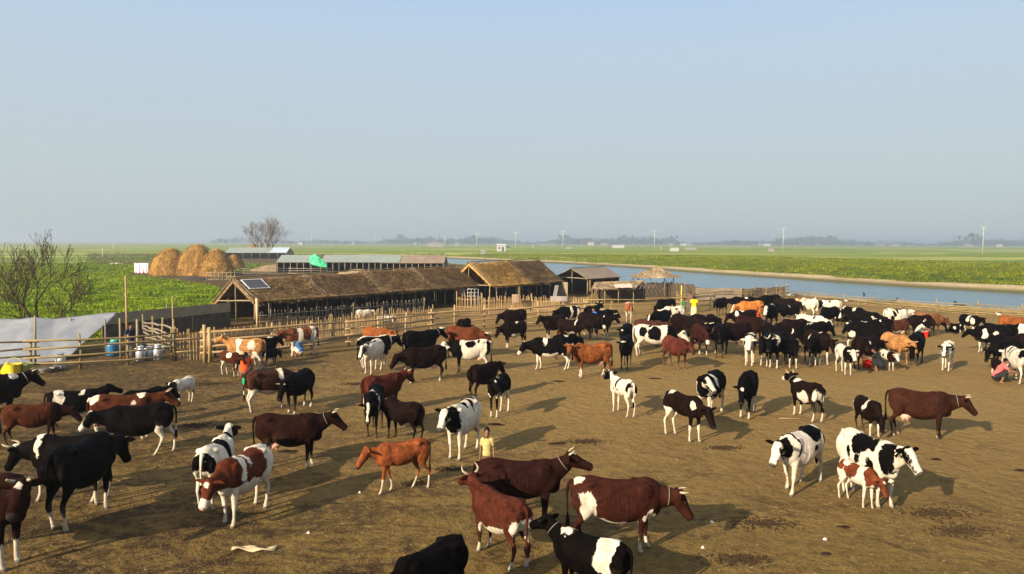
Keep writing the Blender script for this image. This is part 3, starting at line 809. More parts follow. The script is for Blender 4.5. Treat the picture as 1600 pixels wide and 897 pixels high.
def strip_roof(name, A, B, Cc, D, mat, parent, thick=.14, nu=60, nv=12, rough=.05, seed=1, sag=.0, lift=None, strands=0):
    """a thick sheet between ridge A->B and eave D->C, with an uneven surface and a ragged lower edge"""
    g = np.random.default_rng(seed); A, B, Cc, D = [np.array(q, float) for q in (A, B, Cc, D)]
    w = Wob(seed, 1.6); w2 = Wob(seed+5, 7)
    top = []; bot = []
    nrm = np.cross(B-A, D-A); nrm /= np.linalg.norm(nrm); nrm *= np.sign(nrm[2])
    P0 = []
    for j in range(nv+1):
        v = j/nv
        for i in range(nu+1):
            u = i/nu
            q = (A*(1-u)+B*u)*(1-v) + (D*(1-u)+Cc*u)*v
            if sag: q = q - np.array((0,0,1))*(sag*math.sin(u*math.pi)*(1-.35*v) + sag*.5*math.sin(v*math.pi)*math.sin(u*math.pi) + sag*.3*math.sin(u*17+seed)*v)
            if j == nv: q = q + (Cc*0 + (D-A)/np.linalg.norm(D-A))*g.uniform(-.02, .12)*(1 if rough > .02 else 0)
            P0.append(q)
    P0 = np.array(P0); hgt = (w(P0)*rough + w2(P0)*rough*.5)[:, None]
    row = (np.arange(len(P0))//(nu+1))
    step = ((row % 3) == 0)[:, None]*rough*.5
    T = P0 + nrm*(thick/2+hgt+step); Bt = P0 - nrm*(thick/2)
    n1 = nu+1; N = len(P0); f = []
    for j in range(nv):
        for i in range(nu):
            a = j*n1+i; f.append((a, a+1, a+n1+1, a+n1)); f.append((N+a, N+a+n1, N+a+n1+1, N+a+1))
    for i in range(nu): f.append((i, N+i, N+i+1, i+1)); a = nv*n1+i; f.append((a, a+1, N+a+1, N+a))
    for j in range(nv): a = j*n1; f.append((a, a+n1, N+a+n1, N+a)); a += nu; f.append((a, N+a, N+a+n1, a+n1))
    m = MB(); m.add(np.concatenate([T, Bt]), f)
    if strands and thick > .15:
        # wisps of paler, newer straw thrown over the old thatch
        g2_ = np.random.default_rng(seed+900); ns = int(strands*.16); dn = (D-A)/np.linalg.norm(D-A); ax = (B-A)/np.linalg.norm(B-A)
        u = g2_.uniform(0, 1, ns); v = np.clip(g2_.beta(1.4, 1.0, ns), 0, 1); kk = np.sin(u*23+seed)+np.sin(v*9+u*11)+g2_.normal(0, .8, ns) > .2; u, v = u[kk], v[kk]; ns = len(u)
        base = ((A[None]*(1-u)[:,None]+B[None]*u[:,None])*(1-v)[:,None] + (D[None]*(1-u)[:,None]+Cc[None]*u[:,None])*v[:,None])
        if sag: base = base - np.array((0,0,1))*(sag*np.sin(u*math.pi)*(1-.35*v)+sag*.5*np.sin(v*math.pi)*np.sin(u*math.pi)+sag*.3*np.sin(u*17+seed)*v)[:,None]
        base = base + nrm*(thick*.5+.03+w(base)*rough+w2(base)*rough*.5)[:,None]
        L = g2_.uniform(.25, .8, ns)[:,None]; dd = dn[None]+ax[None]*g2_.normal(0, .5, ns)[:,None]+nrm[None]*g2_.uniform(-.05, .25, ns)[:,None]; wd = ax[None]*g2_.uniform(.03, .09, ns)[:,None]
        vv = np.stack([base-wd, base+wd, base+dd*L+wd*.4, base+dd*L-wd*.4], 1).reshape(-1, 3); mw = MB(); mw.add(vv, [(4*i, 4*i+1, 4*i+2, 4*i+3) for i in range(ns)])
        tag(mw.build('straw_wisps', WISP, parent, sm=False), kind='stuff')
    if strands:
        # loose straw lying down the slope and hanging over the eave
        dn = (D-A)/np.linalg.norm(D-A); ax = (B-A)/np.linalg.norm(B-A)
        ns = strands
        u = g.uniform(0, 1, ns); v = np.where(g.uniform(0, 1, ns) < .35, 1.0, g.uniform(0, 1, ns))
        base = ((A[None]*(1-u)[:,None]+B[None]*u[:,None])*(1-v)[:,None] + (D[None]*(1-u)[:,None]+Cc[None]*u[:,None])*v[:,None]) + nrm*(thick*.5+.01)
        L = g.uniform(.15, .55, ns)[:,None]; dd = dn[None] + ax[None]*g.normal(0, .35, ns)[:,None] + nrm[None]*g.uniform(-.12, .38, ns)[:,None]
        wd = ax[None]*g.uniform(.015, .05, ns)[:,None]
        vv = np.stack([base-wd, base+wd, base+dd*L+wd*.3, base+dd*L-wd*.3], 1).reshape(-1, 3)
        m.add(vv, [(4*i, 4*i+1, 4*i+2, 4*i+3) for i in range(ns)])
    return m.build(name, mat, parent, sm=False)

def pole(name, a, b, r, mat, parent, n=7, wob=.03, seed=0):
    g = np.random.default_rng(seed); a = np.array(a, float); b = np.array(b, float); L = np.linalg.norm(b-a)
    k = max(2, int(L/1.2)+1); ts = np.linspace(0, 1, k+1)
    pts = [a*(1-t)+b*t + (g.normal(0, wob, 3)*np.array((1,1,.6)) if 0 < t < 1 else 0) for t in ts]
    m = MB(); m.tube(pts, [r*(1.08-.25*t) for t in ts], n); return m.build(name, mat, parent)

def gable_shed(label, F0, F1, eave, dr, ridge0, ridge1, db, back, roofmats, postmat=GREYW, nposts=9, seed=1, thick=.16, rough=.05, cover=True, group='cattle sheds beside the paddock', inner=True, eave1=None, backwall=True, divpoles=True, kind='thatched_shed', strands=900):
    """front eave from F0 to F1, ridge dr behind it, back eave db behind it"""
    F0 = np.array((*F0, 0.)); F1 = np.array((*F1, 0.)); L = np.linalg.norm(F1-F0); u = (F1-F0)/L; v = np.array((-u[1], u[0], 0))
    Z = lambda p, z: np.array((p[0], p[1], z))
    eave1 = eave1 if eave1 is not None else eave
    root = empty(kind, tuple((F0+F1)/2+v*db/2), 0, label, 'shed', group)
    O = np.array(root.location)
    R0, R1 = F0+v*dr, F1+v*dr; B0, B1 = F0+v*db, F1+v*db
    ns = len(roofmats); rootp = root
    for k, rm in enumerate(roofmats):
        a, b = k/ns, (k+1)/ns
        ez = lambda t: eave*(1-t)+eave1*t
        rz = lambda t: ridge0*(1-t)+ridge1*t
        g = np.random.default_rng(seed+k); j = g.uniform(-.07, .07) if ns > 1 else 0
        q = lambda P0, P1, t, z: Z(P0*(1-t)+P1*t, z)-O
        ov = u*.10
        strip_roof('roof_slope', q(R0,R1,a,rz(a)+j)-ov, q(R0,R1,b,rz(b)+j)+ov, q(F0,F1,b,ez(b)+j*.5)+ov-v*.12, q(F0,F1,a,ez(a)+j*.5)-ov-v*.12, rm, root, thick, int(14+L/ns*4), 14, rough, seed*7+k, sag=(.16 if rough > .05 else 0), strands=int(strands*L/ns/5) if strands else 0)
        strip_roof('roof_slope', q(R0,R1,a,rz(a)+j-.01)-ov, q(R0,R1,b,rz(b)+j-.01)+ov, q(B0,B1,b,back)+ov, q(B0,B1,a,back)-ov, rm, root, thick, 20, 6, rough*.5, seed*7+50+k, sag=(.16 if rough > .05 else 0))
        if divpoles:
            for t in ([a] if k == 0 else [a, a+.012]):
                pole('roof_pole', q(R0,R1,t,rz(t)+j+thick*.5+.09), q(F0,F1,t,ez(t)+thick*.5+.07)-v*.25, .028, GREYW, root, seed=k)
    for i in range(nposts):
        t = (i+.06)/(nposts-1+.12)
        g = np.random.default_rng(seed*31+i)
        h = (eave*(1-t)+eave1*t)
        p = F0*(1-t)+F1*t + v*.12 - O + u*g.uniform(-.25, .25)
        pole('post', (p[0], p[1], -O[2]), (p[0]+g.uniform(-.08,.08), p[1], h+.02), .055+.02*g.uniform(), GREYW if i % 3 else BAMB, root, seed=i)
        if inner and i % 2 == 0:
            p2 = p+v*(dr-.1); pole('post', (p2[0], p2[1], 0), (p2[0], p2[1], ridge0*(1-t)+ridge1*t-.08), .05, GREYW, root, seed=i+50)
    pole('eave_pole', F0-O+np.array((0,0,eave-.1))+v*.12, F1-O+np.array((0,0,eave1-.1))+v*.12, .045, GREYW, root)
    pole('ridge_pole', R0-O-u*.5+np.array((0,0,ridge0+thick*.5+.10)), R1-O+u*.1+np.array((0,0,ridge1+thick*.5+.10)), .045, BAMB, root, seed=3)
    for t0, en in ((F0, F0), ):
        pole('gable_pole', F0-O-u*.16+np.array((0,0,eave+thick*.4))-v*.2, R0-O-u*.16+np.array((0,0,ridge0+thick*.6)), .04, GREYW, root)
        pole('gable_pole', B0-O-u*.16+np.array((0,0,back+thick*.4)), R0-O-u*.16+np.array((0,0,ridge0+thick*.6)), .04, GREYW, root)
        pole('tie_pole', F0-O-u*.05+np.array((0,0,eave+.02)), B0-O-u*.05+np.array((0,0,max(back+.02, eave*.85))), .05, MATB, root)
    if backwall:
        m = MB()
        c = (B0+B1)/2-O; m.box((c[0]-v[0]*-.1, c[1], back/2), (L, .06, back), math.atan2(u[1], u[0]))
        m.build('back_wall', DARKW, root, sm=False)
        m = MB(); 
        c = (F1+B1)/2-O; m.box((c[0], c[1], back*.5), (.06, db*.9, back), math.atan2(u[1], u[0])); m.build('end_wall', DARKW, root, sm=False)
    return root

# main thatched shed, four bays of thatch
F0 = (-17.25, 49.0); F1 = (-3.4, 66.0)
shed1 = gable_shed('long low cattle shed with old brown thatch and a solar panel at its near end', F0, F1, 1.56, 2.4, 2.86, 3.18, 5.0, 1.1, [THB, THD, THB, THD], nposts=19, seed=2, rough=.13, thick=.24, eave1=1.66, strands=9000)
# solar panel lying on the near end of that roof
def solar():
    O = np.array((*F0, 0))+U*1.05+Vv*1.45
    r = empty('solar_panel', (O[0], O[1], 2.60), math.atan2(U[1], U[0]), 'dark solar panel in a pale frame on the thatch of the long shed', 'solar panel')
    M = Matrix.Rotation(R(28), 4, 'X')
    m = MB(); m.box((0, 0, 0), (1.5, 1.15, .035), 0, M)
    cell = NT('solar_cells', .45, .2); bt = cell.n('ShaderNodeTexBrick'); cell.l(cell.mapping(cell.coord(), (1, 1, 1)), bt.inputs[0])
    bt.inputs['Color1'].default_value = (.022, .028, .045, 1); bt.inputs['Color2'].default_value = (.028, .034, .055, 1); bt.inputs['Mortar'].default_value = (.15, .16, .18, 1)
    bt.inputs['Scale'].default_value = 6; bt.inputs['Mortar Size'].default_value = .012; bt.offset = 0; cell.col(bt.outputs[0])
    m.build('cell_sheet', cell.m, r, sm=False)
    fr = plain('aluminium_frame', (.6, .6, .6), .4, .05, 5, .5)
    m = MB()
    for c, s in (((0, .59, .0), (1.58, .05, .07)), ((0, -.59, .0), (1.58, .05, .07)), ((.765, 0, 0), (.05, 1.13, .07)), ((-.765, 0, 0), (.05, 1.13, .07))):
        q = M.to_3x3() @ Vector(c); m.box(q, s, 0, M)
    m.build('frame', fr, r, sm=False)
    for x in (-.6, .6):
        q = M.to_3x3() @ Vector((x, .4, -.02)); pole('stand_rod', (q.x, q.y, q.z), (q.x, q.y+.05, q.z-.28), .02, GREYW, r, wob=0)
solar()
shed2 = gable_shed('tall cattle shed, its near half golden straw and far half brown thatch', (-1.9, 65.0), (4.6, 74.2), 1.72, 2.4, 3.55, 3.66, 4.8, 1.6, [THG, THD], nposts=10, seed=5, rough=.13, thick=.26, strands=9000)
shed3 = gable_shed('open shed with a plain brown sheet roof right of the thatched sheds', (7.8, 76), (11.9, 81), 1.80, 2.0, 2.80, 2.84, 4.0, 1.9, [TINB], nposts=5, seed=8, thick=.05, rough=.0, divpoles=False, strands=0, kind='sheet_roofed_shed')
# reed end wall of the tall shed
m = MB(); c = (4.6-1.0, 74.2+1.4); m.box((5.0, 73.7, .8), (1.3, .08, 1.6), math.atan2(Vv[1], Vv[0])+.2); w_ = m.build('reed_screen', MATB, sm=False); tag(w_, 'upright reed screen closing the far end of the tall thatched shed', 'screen')

# lean-to
def lean_to():
    r = empty('lean_to', (10.0, 66.5, 0), 0, 'low lean-to roofed with patched pale mats in front of the sheet-roofed shed', 'shed', 'cattle sheds beside the paddock')
    A = np.array((-2.4, 1.3, 1.86)); B = np.array((2.6, 3.6, 1.95)); D = np.array((-2.9, -.6, 1.36)); Cc = np.array((1.2, .9, 1.30))
    strip_roof('mat_roof', A, B, Cc, D, THP, r, .08, 30, 10, .06, 11, strands=260)
    rag = plain('pinkish_rag', (.62, .42, .34), .9, .2, 4)
    m = MB(); g = np.random.default_rng(4); gx = np.linspace(-.8, .9, 9); gy = np.linspace(-.6, .5, 7); pts = [(x+.1, y+.55+x*.42, 1.62+y*.24+g.uniform(-.02, .05)) for y in gy for x in gx]
    m.add(pts, [(j*9+i, j*9+i+1, (j+1)*9+i+1, (j+1)*9+i) for j in range(6) for i in range(8)]); m.build('patch_cloth', rag, r)
    for k, (x, y, h) in enumerate(((-2.8,-.5,1.36),(-1.6,-.1,1.36),(-.3,.4,1.34),(1.1,.9,1.3),(-2.3,1.4,1.86),(.2,2.5,1.9),(2.5,3.5,1.95))):
        pole('post', (x, y, 0), (x, y, h), .05, BAMB, r, seed=k)
    m = MB()
    for k in range(5):     # bent bamboo hoops of the uncovered end
        x = 1.3+.45*k
        m.tube([(x, .9+.3*k, 1.3), (x+.3, 1.3+.3*k, 1.62), (x+.8, 1.6+.3*k, 1.55), (x+1.3, 1.8+.3*k, 1.05), (x+1.45, 1.9+.3*k, .5)], .03, 6)
    m.build('bent_hoops', GREYW, r)
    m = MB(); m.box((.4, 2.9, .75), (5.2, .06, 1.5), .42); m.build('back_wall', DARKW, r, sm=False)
lean_to()

def gazebo():
    x, y = P(1024, 461); y = 77.0; x = (1022-800)/F*y
    r = empty('gazebo', (x, y, 0), 0, 'small open gazebo with a pale straw roof on thin posts by the river', 'gazebo')
    n = 26; pk = np.array((.35, 0, 2.95)); rs = []
    g = np.random.default_rng(3)
    m = MB(); rings = []
    for k, (rr, z) in enumerate(((2.72, 1.98), (2.0, 2.26), (1.3, 2.52), (.7, 2.74), (.25, 2.92))):
        a = np.linspace(0, 2*math.pi, n, endpoint=False); q = rr*(1+g.normal(0, .035, n))
        rings.append(np.stack([q*np.cos(a)+.35*(1-rr/2.7), q*np.sin(a)*.8, z+g.normal(0, .03, n)], 1))
    m.rings(rings)
    for i in range(700):
        a = g.uniform(0, 6.283); rr = g.uniform(.3, 2.7); z = 3.02-rr*.385; L = g.uniform(.2, .5)
        p = np.array((rr*math.cos(a), rr*math.sin(a)*.8, z+.02)); d = np.array((math.cos(a+g.normal(0,.3)), math.sin(a), -.36))*L; s = np.array((-math.sin(a), math.cos(a), 0))*.03
        m.add([p-s, p+s, p+d+s*.4, p+d-s*.4], [(0,1,2,3)])
    m.build('straw_roof', THP, r, sm=False)
    for i in range(9):
        a = 2*math.pi*i/9+.2; px, py = 2.15*math.cos(a), 1.7*math.sin(a)
        pole('post', (px, py, 0), (px, py, 2.12), .045, GREYW if i % 2 else BAMB, r, seed=i)
    m = MB(); m.tube([(2.15*math.cos(2*math.pi*i/9+.2), 1.7*math.sin(2*math.pi*i/9+.2), 2.05) for i in range(10)], .035, 6); m.build('ring_beam', GREYW, r)
gazebo()
# dark matting walls between the sheds and the river
def mat_wall(label, pts, h, mat, cat='fence', name='reed_mat_fence', top=None, group='reed mat fences round the yard'):
    c = np.mean(np.array(pts), 0); r = empty(name, (c[0], c[1], 0), 0, label, cat, group)
    for i in range(len(pts)-1):
        a = np.array(pts[i])-c; b = np.array(pts[i+1])-c; L = np.linalg.norm(b-a); ang = math.atan2((b-a)[1], (b-a)[0]); mid = (a+b)/2
        hh = (h[i]+h[i+1])/2 if hasattr(h, '__len__') else h
        m = MB(); n = max(4, int(L/.16)); g = np.random.default_rng(i+7)
        for k in range(n):    # upright reeds bound side by side
            q = a+(b-a)*(k+.5)/n; hk = hh*g.uniform(.93, 1.03)
            m.box((q[0]+g.normal(0,.008), q[1]+g.normal(0,.008), hk/2*(.62 if top else 1)), (L/n*.93, .03+.02*g.uniform(), hk*(.62 if top else 1)), ang)
        m.build('reed_panel', mat, r, sm=False)
        if top:
            m = MB(); nn = np.array((-(b-a)[1], (b-a)[0]))/L*.03
            m.box((mid[0]-nn[0], mid[1]-nn[1], hh*.80), (L, .03, hh*.40), ang); m.build('matting_band', top, r, sm=False)
        for t in np.arange(0, L+.01, 2.3):
            q = a+(b-a)*t/L; pole('post', (q[0], q[1], 0), (q[0], q[1], hh+.15+.2*random.random()), .04, GREYW, r, seed=int(t*9))
    return r
mat_wall('dark reed mat fence with a pale upper band running up to the long shed', [(-22.6,40.4),(-20.8,44.2),(-18.6,48.4)], 1.5, DARKW, top=MATB)
mat_wall('dark reed wall between the sheet-roofed shed and the gazebo', [(11.5,74.5),(16.5,76.0),(18.0,72.5)], 1.5, DARKW)
mat_wall('grey woven fence right of the gazebo beside the water', [(18.2,72.5),(22.5,72.0)], 1.15, GREYW)
mat_wall('low golden straw fence behind the herd at the river bend', [(22.5,72.0),(25.5,74.8),(28.6,77.0)], [1.0,1.15,1.0], THP)

# ------------------------------------------------------------------ fences
def rail_fence(label, pts, heights, post_h, name='rail_fence', rad=.045, step=2.4, mat=BAMB, seed=1, group='bamboo rail fences round the paddock'):
    pts = [np.array(p, float) for p in pts]; c = np.mean(pts, 0)
    r = empty(name, (c[0], c[1], 0), 0, label, 'fence', group)
    g = np.random.default_rng(seed)
    segs = []; 
    for a, b in zip(pts, pts[1:]):
        L = np.linalg.norm(b-a); n = max(1, round(L/step))
        for k in range(n): segs.append((a+(b-a)*k/n-c, a+(b-a)*(k+1)/n-c))
    ends = [s[0] for s in segs]+[segs[-1][1]]
    for i, q in enumerate(ends):
        pole('post', (q[0], q[1], 0), (q[0]+g.normal(0,.05), q[1], post_h*g.uniform(.92, 1.12)), rad*1.15, mat, r, seed=i+seed)
    # long rails, each lapping three bays
    for h in heights:
        k = 0
        while k < len(segs):
            e = min(len(segs), k+3); a = segs[k][0]; b = segs[e-1][1]
            pp = [np.array((*ends[q], h+g.normal(0, .025))) for q in range(k, e+1)]
            d = (pp[-1]-pp[0]); d /= np.linalg.norm(d); pp[0] = pp[0]-d*.3; pp[-1] = pp[-1]+d*.3
            nn = np.array((d[1], -d[0], 0))*rad*1.7
            m = MB(); m.tube([p+nn+np.array((0,0,g.normal(0,.015))) for p in pp], [rad*(1.1-.25*t) for t in np.linspace(0, 1, len(pp))], 7); m.build('rail', mat, r)
            k = e
    return r
def picket_fence(label, pts, h, gap=.14, w=.055, mat=BAMP, seed=1, name='picket_fence', group='bamboo picket fences by the sheds'):
    pts = [np.array(p, float) for p in pts]; c = np.mean(pts, 0)
    r = empty(name, (c[0], c[1], 0), 0, label, 'fence', group); g = np.random.default_rng(seed)
    for a, b in zip(pts, pts[1:]):
        L = np.linalg.norm(b-a); n = int(L/gap); m = MB(); d = (b-a)/L
        for k in range(n):
            q = a+(b-a)*(k+.5+g.normal(0,.12))/n-c; hk = h*g.uniform(.84, 1.08); t = g.normal(0, .025)
            m.tube([(q[0], q[1], 0), (q[0]+t, q[1]+t, hk*.5), (q[0]+t*2, q[1]+t*1.5, hk)], w/2, 5)
        m.build('pickets', mat, r, sm=False)
        nn = np.array((d[1], -d[0]))*.05
        for z in (h*.3, h*.72): pole('rail', (*(a-c+nn), z), (*(b-c+nn), z+.02), .025, mat, r, n=6, wob=.02, seed=int(z*9))
        for k in range(max(2, int(L/2.6))):
            q = a+(b-a)*(k/max(1, int(L/2.6)-1))-c-nn; pole('post', (q[0], q[1], 0), (q[0], q[1], h*1.12), .045, BAMB, r, seed=k)
    return r
rail_fence('four-rail bamboo fence at the left, in front of the white plastic cover', [(-25.5,28.2),(-21.9,30.2),(-18.7,31.6),(-17.1,32.5),(-15.6,33.6)], (.3,.62,.95,1.28), 1.45, step=2.2, seed=2)
rail_fence('long bamboo rail fence behind the left half of the herd', [(-14.3,34.2),(-11.8,36.0),(-8.6,38.6),(-3.5,45.4),(1.7,48.4),(5.2,51.6)], (.3,.62,.95,1.28), 1.5, rad=.05, seed=3, mat=BAMP)
rail_fence('three-rail bamboo fence in front of the lean-to and gazebo', [(5.8,56.5),(9.5,57.0),(12.8,58.0),(16.5,61.0)], (.4,.8,1.15), 1.25, seed=4)
rail_fence('bamboo rail fence behind the man in yellow, near the river', [(13.6,60.2),(17.5,63.5),(22.0,66.5),(27.3,73.0)], (.35,.7,1.05,1.3), 1.45, seed=5)
rail_fence('low string of bamboo rails along the river edge at the right', [(28.6,76.4),(31.5,69.5),(36.0,62.2),(40.0,57.5),(46.5,51.0),(54,44)], (.2,.42,.62), .85, rad=.038, step=3.0, seed=6, mat=BAMB)
rail_fence('second low line of bamboo rails inside the river edge fence', [(29.0,72.5),(33.5,63.5),(38.0,57.2),(44.0,50.5),(50.0,45.0)], (.12,.36), .55, rad=.035, step=3.4, seed=16, mat=BAMB)
rail_fence('third line of bamboo laths between the river fence and the herd', [(28.8,74.4),(32.5,66.4),(37.0,59.6),(42.0,53.8),(49.0,47.6)], (.18,.4), .5, rad=.035, step=3.4, seed=36, mat=BAMB)
rail_fence('innermost line of bamboo laths lying low before the river edge', [(29.3,69.0),(34.5,59.5),(40.0,53.0),(46.0,47.0)], (.1,.25), .38, rad=.03, step=3.4, seed=26, mat=BAMB)
picket_fence('bamboo picket gate panel left of the paddock corner post', [(-15.5,33.7),(-14.4,34.3)], 1.42, .135, seed=1)
picket_fence('bamboo picket fence along the front of the long thatched shed', [(-14.2,35.0),(-12.4,37.2),(-8.2,46.6),(-5.2,48.4)], 1.28, .105, w=.04, seed=2)
picket_fence('sunlit bamboo picket fence in front of the tall golden shed', [(-2.3,56.6),(1.5,57.2),(5.6,54.2)], 1.42, .125, w=.055, seed=3)
picket_fence('dark picket fence standing inside the long shed yard', [(-16.5,47.6),(-11.5,53.4),(-7.0,58.8)], 1.0, .2, mat=GREYW, seed=4)
picket_fence('pale picket fence in the gap between the long shed and the tall shed', [(-4.4,58.0),(-2.4,56.8)], 1.5, .17, seed=5)
# thick corner posts
for k, (px, py, ptop, lab) in enumerate(((320, 566, 508, 'stout bamboo corner post where the picket gate meets the long rail fence'), (328, 566, 512, 'second stout corner post just right of the first one'))):
    x, y = P(px, py); z = 5.5-(ptop-378)*y/F
    m = MB(); m.tube([(0,0,0),(0.02,0,z*.5),(0,0,z)], [.085,.08,.075], 9); m.build('corner_post', BAMP, loc=(x, y, 0)).update_tag(); o = C.objects[-1] if False else bpy.data.objects[-1]
for o in [q for q in C.objects if q.name.startswith('corner_post')]:
    i = 0 if o.name == 'corner_post' else 1
    tag(o, ('stout bamboo corner post where the picket gate meets the long rail fence', 'second stout corner post just right of the first one')[i], 'post', 'corner posts')
# pen of crooked rails behind the man
def crooked():
    c = P(230, 556); r = empty('branch_fence', (*c, 0), 0, 'fence of crooked stacked branches behind the standing man', 'fence')
    a = np.array(P(168, 560))-c; b = np.array(P(268, 556))-c; a[1] += 3.4; b[1] += .3
    g = np.random.default_rng(8)
    for k in range(6):
        z = .25+.24*k; m = MB()
        pts = [(a[0]+(b[0]-a[0])*t, a[1]+(b[1]-a[1])*t, z+.10*math.sin(2.2*t+k)+g.normal(0, .03)-(.25*t*t if k > 3 else 0)) for t in np.linspace(0, 1, 9)]
        m.tube(pts, [.045+.015*g.uniform() for _ in pts], 6); m.build('branch_rail', GREYW, r)
    for t in (0, .33, .66, 1): pole('post', (a[0]+(b[0]-a[0])*t, a[1]+(b[1]-a[1])*t, 0), (a[0]+(b[0]-a[0])*t, a[1]+(b[1]-a[1])*t, 1.75), .05, BAMB, r, seed=int(t*9))
crooked()
# lone poles
def lone_pole(label, px, pyb, pyt, dist, r, mat=BAMP, name='bamboo_pole', cat='pole', group='tall poles by the pens', lean=0):
    x, y, z = PD(px, pyt, dist); g = terr(np.array([x]), np.array([y]))[0]
    m = MB(); m.tube([(0,0,-.1),(lean*.5,0,(z-g)/2),(lean,0,z-g)], [r, r*.95, r*.8], 8); o = m.build(name, mat, loc=(x, y, g)); return tag(o, label, cat, group)
lone_pole('tall golden bamboo pole rising behind the man in the dark shirt', 196, 0, 431, 38, .055)
lone_pole('thinner upright pole by the middle of the reed mat fence', 269, 0, 462, 43.5, .04)
lone_pole('upright stake at the far end of the plastic cover', 110, 0, 497, 36.0, .055, MATB)
lone_pole('leaning stake standing through the middle of the plastic cover', 52, 0, 494, 33.0, .06, MATB, lean=.08)
lone_pole('slim stake left of the man by the branch fence', 187, 0, 497, 34.5, .05, MATB)
lone_pole('thick stake just right of the man in the dark shirt', 214, 0, 499, 33.6, .065, MATB)
lone_pole('thin stake under the right corner of the plastic cover', 164, 0, 498, 35.0, .04, GREYW)
lone_pole('yellow painted post between the gazebo and the men', 1065, 0, 446, 63, .06, plain('yellow_paint', (.6, .42, .05), .6, .1))
# thick lit post at the front corner of the long shed
lone_pole('stout pale post propping the near front corner of the long shed', 402, 0, 466, 47.8, .10, plain('peeled_wood', (.62, .40, .24), .7, .2), lean=-.05, name='prop_post')

# ------------------------------------------------------------------ white plastic cover
def cover():
    t = NT('milky_plastic_sheet', .35, .5); n1 = t.noise(t.coord(), 1.1, 5, .6, .5); t.col(t.mix(t.mr(n1, .35, .65), (.135, .145, .165), (.20, .205, .215))); t.bump(n1, .4, .08)
    nu, nv = 60, 26
    topc = [(-60, 500), (0, 498), (30, 498), (52, 496), (85, 499), (110, 496), (140, 492), (183, 488)]
    botc = [(-60, 596), (0, 583), (30, 574), (52, 571), (85, 566), (110, 556), (140, 528), (183, 491)]
    xs = [a for a, b in topc]; V = []
    g = Wob(3, 1.6); g2 = Wob(4, 5)
    for j in range(nv+1):
        v = j/nv
        for i in range(nu+1):
            px = -60+243*i/nu
            ty = np.interp(px, xs, [b for a, b in topc]); by = np.interp(px, xs, [b for a, b in botc])
            dT = np.interp(px, [-60, 52, 110, 183], [35, 35.4, 36.2, 37.2]); dB = np.interp(px, [-60, 110, 183], [31.2, 34.0, 37.1])
            d = dT*(1-v)+dB*v; sag = math.sin(v*math.pi)
            py = ty*(1-v)+by*v
            x, y, z = PD(px, py, d)
            q = np.array((x, y, z)); w = g(q[None])[0]*.16+g2(q[None])[0]*.06
            V.append((x+w*.3, y+w-sag*.15, z-sag*.05+w*.3))
    m = MB(); n1 = nu+1; m.add(V, [(j*n1+i, j*n1+i+1, (j+1)*n1+i+1, (j+1)*n1+i) for j in range(nv) for i in range(nu)])
    o = m.build('plastic_cover', t.m); tag(o, 'large milky white plastic sheet tied over the stakes at the left edge', 'plastic sheet')
    md = o.modifiers.new('t', 'SOLIDIFY'); md.thickness = .012
cover()

# ------------------------------------------------------------------ haystacks
def haystack(label, px, d, w, h, seed, group='haystacks behind the sheds', lean=0, name='haystack'):
    x = (px-800)/F*d; g0 = float(terr(np.array([x]), np.array([d]))[0]); n = 40; g = Wob(seed, 1.1); g2 = Wob(seed+1, 4)
    m = MB(); rings = []
    for t in np.linspace(0, .985, 18):
        rr = w/2*(1-t**1.45)**.78*(1.0-.06*math.cos(t*5)); a = np.linspace(0, 2*math.pi, n, endpoint=False)
        p = np.stack([rr*np.cos(a)+lean*t, rr*np.sin(a)*.9, np.full(n, h*t-.1)], 1)
        k = (1+.24*g(p)+.09*g2(p))[:, None]; p[:, :2] *= k; rings.append(p)
    m.rings(rings)
    gg = np.random.default_rng(seed)
    for i in range(1600):
        t = gg.uniform(0, .97); a = gg.uniform(0, 6.283); rr = w/2*(1-t**2.3)**.62*1.0
        p = np.array((rr*math.cos(a)+lean*t, rr*math.sin(a)*.9, h*t)); d_ = np.array((math.cos(a)*.3+gg.normal(0,.3), math.sin(a)*.3+gg.normal(0,.3), -1))*gg.uniform(.25, .6); s = np.array((-math.sin(a), math.cos(a), 0))*.035
        m.add([p-s, p+s, p+d_+s*.4, p+d_-s*.4], [(0,1,2,3)])
    o = m.build(name, HAY, sm=False, loc=(x, d, g0)); return tag(o, label, 'haystack', group)
haystack('broad haystack at the left of the group', 267, 122, 7.0, 4.6, 1)
haystack('tallest haystack, in the middle of the group', 309, 122, 7.4, 5.3, 3)
haystack('rounded haystack at the right of the group, beside the wooden rack', 339, 119, 5.8, 4.5, 5)
haystack('small haystack further back, right of the big ones', 366, 150, 4.0, 3.0, 7)
haystack('little far haystack under the big bare tree', 396, 380, 6.5, 5.0, 9)
def pile(label, px, py, w, h, mat, cat, name, seed=1, rx=1.0, group=None, z=None):
    x, y = P(px, py); g0 = float(terr(np.array([x]), np.array([y]))[0]) if z is None else z
    g = Wob(seed, 9/w); n = 26; m = MB(); rings = []
    for t in np.linspace(0, .97, 8):
        a = np.linspace(0, 2*math.pi, n, endpoint=False); rr = w/2*(1-t**1.6)**.8
        p = np.stack([rr*np.cos(a), rr*np.sin(a)*rx, np.full(n, h*t-.02)], 1); k = (1+.22*g(p))[:, None]; rings.append(p*np.array((1,1,1))*np.concatenate([k, k, np.ones_like(k)], 1))
    m.rings(rings); o = m.build(name, mat, loc=(x, y, g0)); return tag(o, label, cat, group)
SALM = plain('salmon_cloth', (.62, .20, .12), .9, .2, 3)
pile('salmon red cloth heaped at the foot of the haystacks', 302, 425, 2.6, .7, SALM, 'cloth', 'cloth_heap', 2)
pile('dark dung heap below the haystacks', 300, 437, 5.0, .5, plain('dark_dung', (.05,.035,.02), .95, .3, 3), 'dung heap', 'dung_heap', 3)
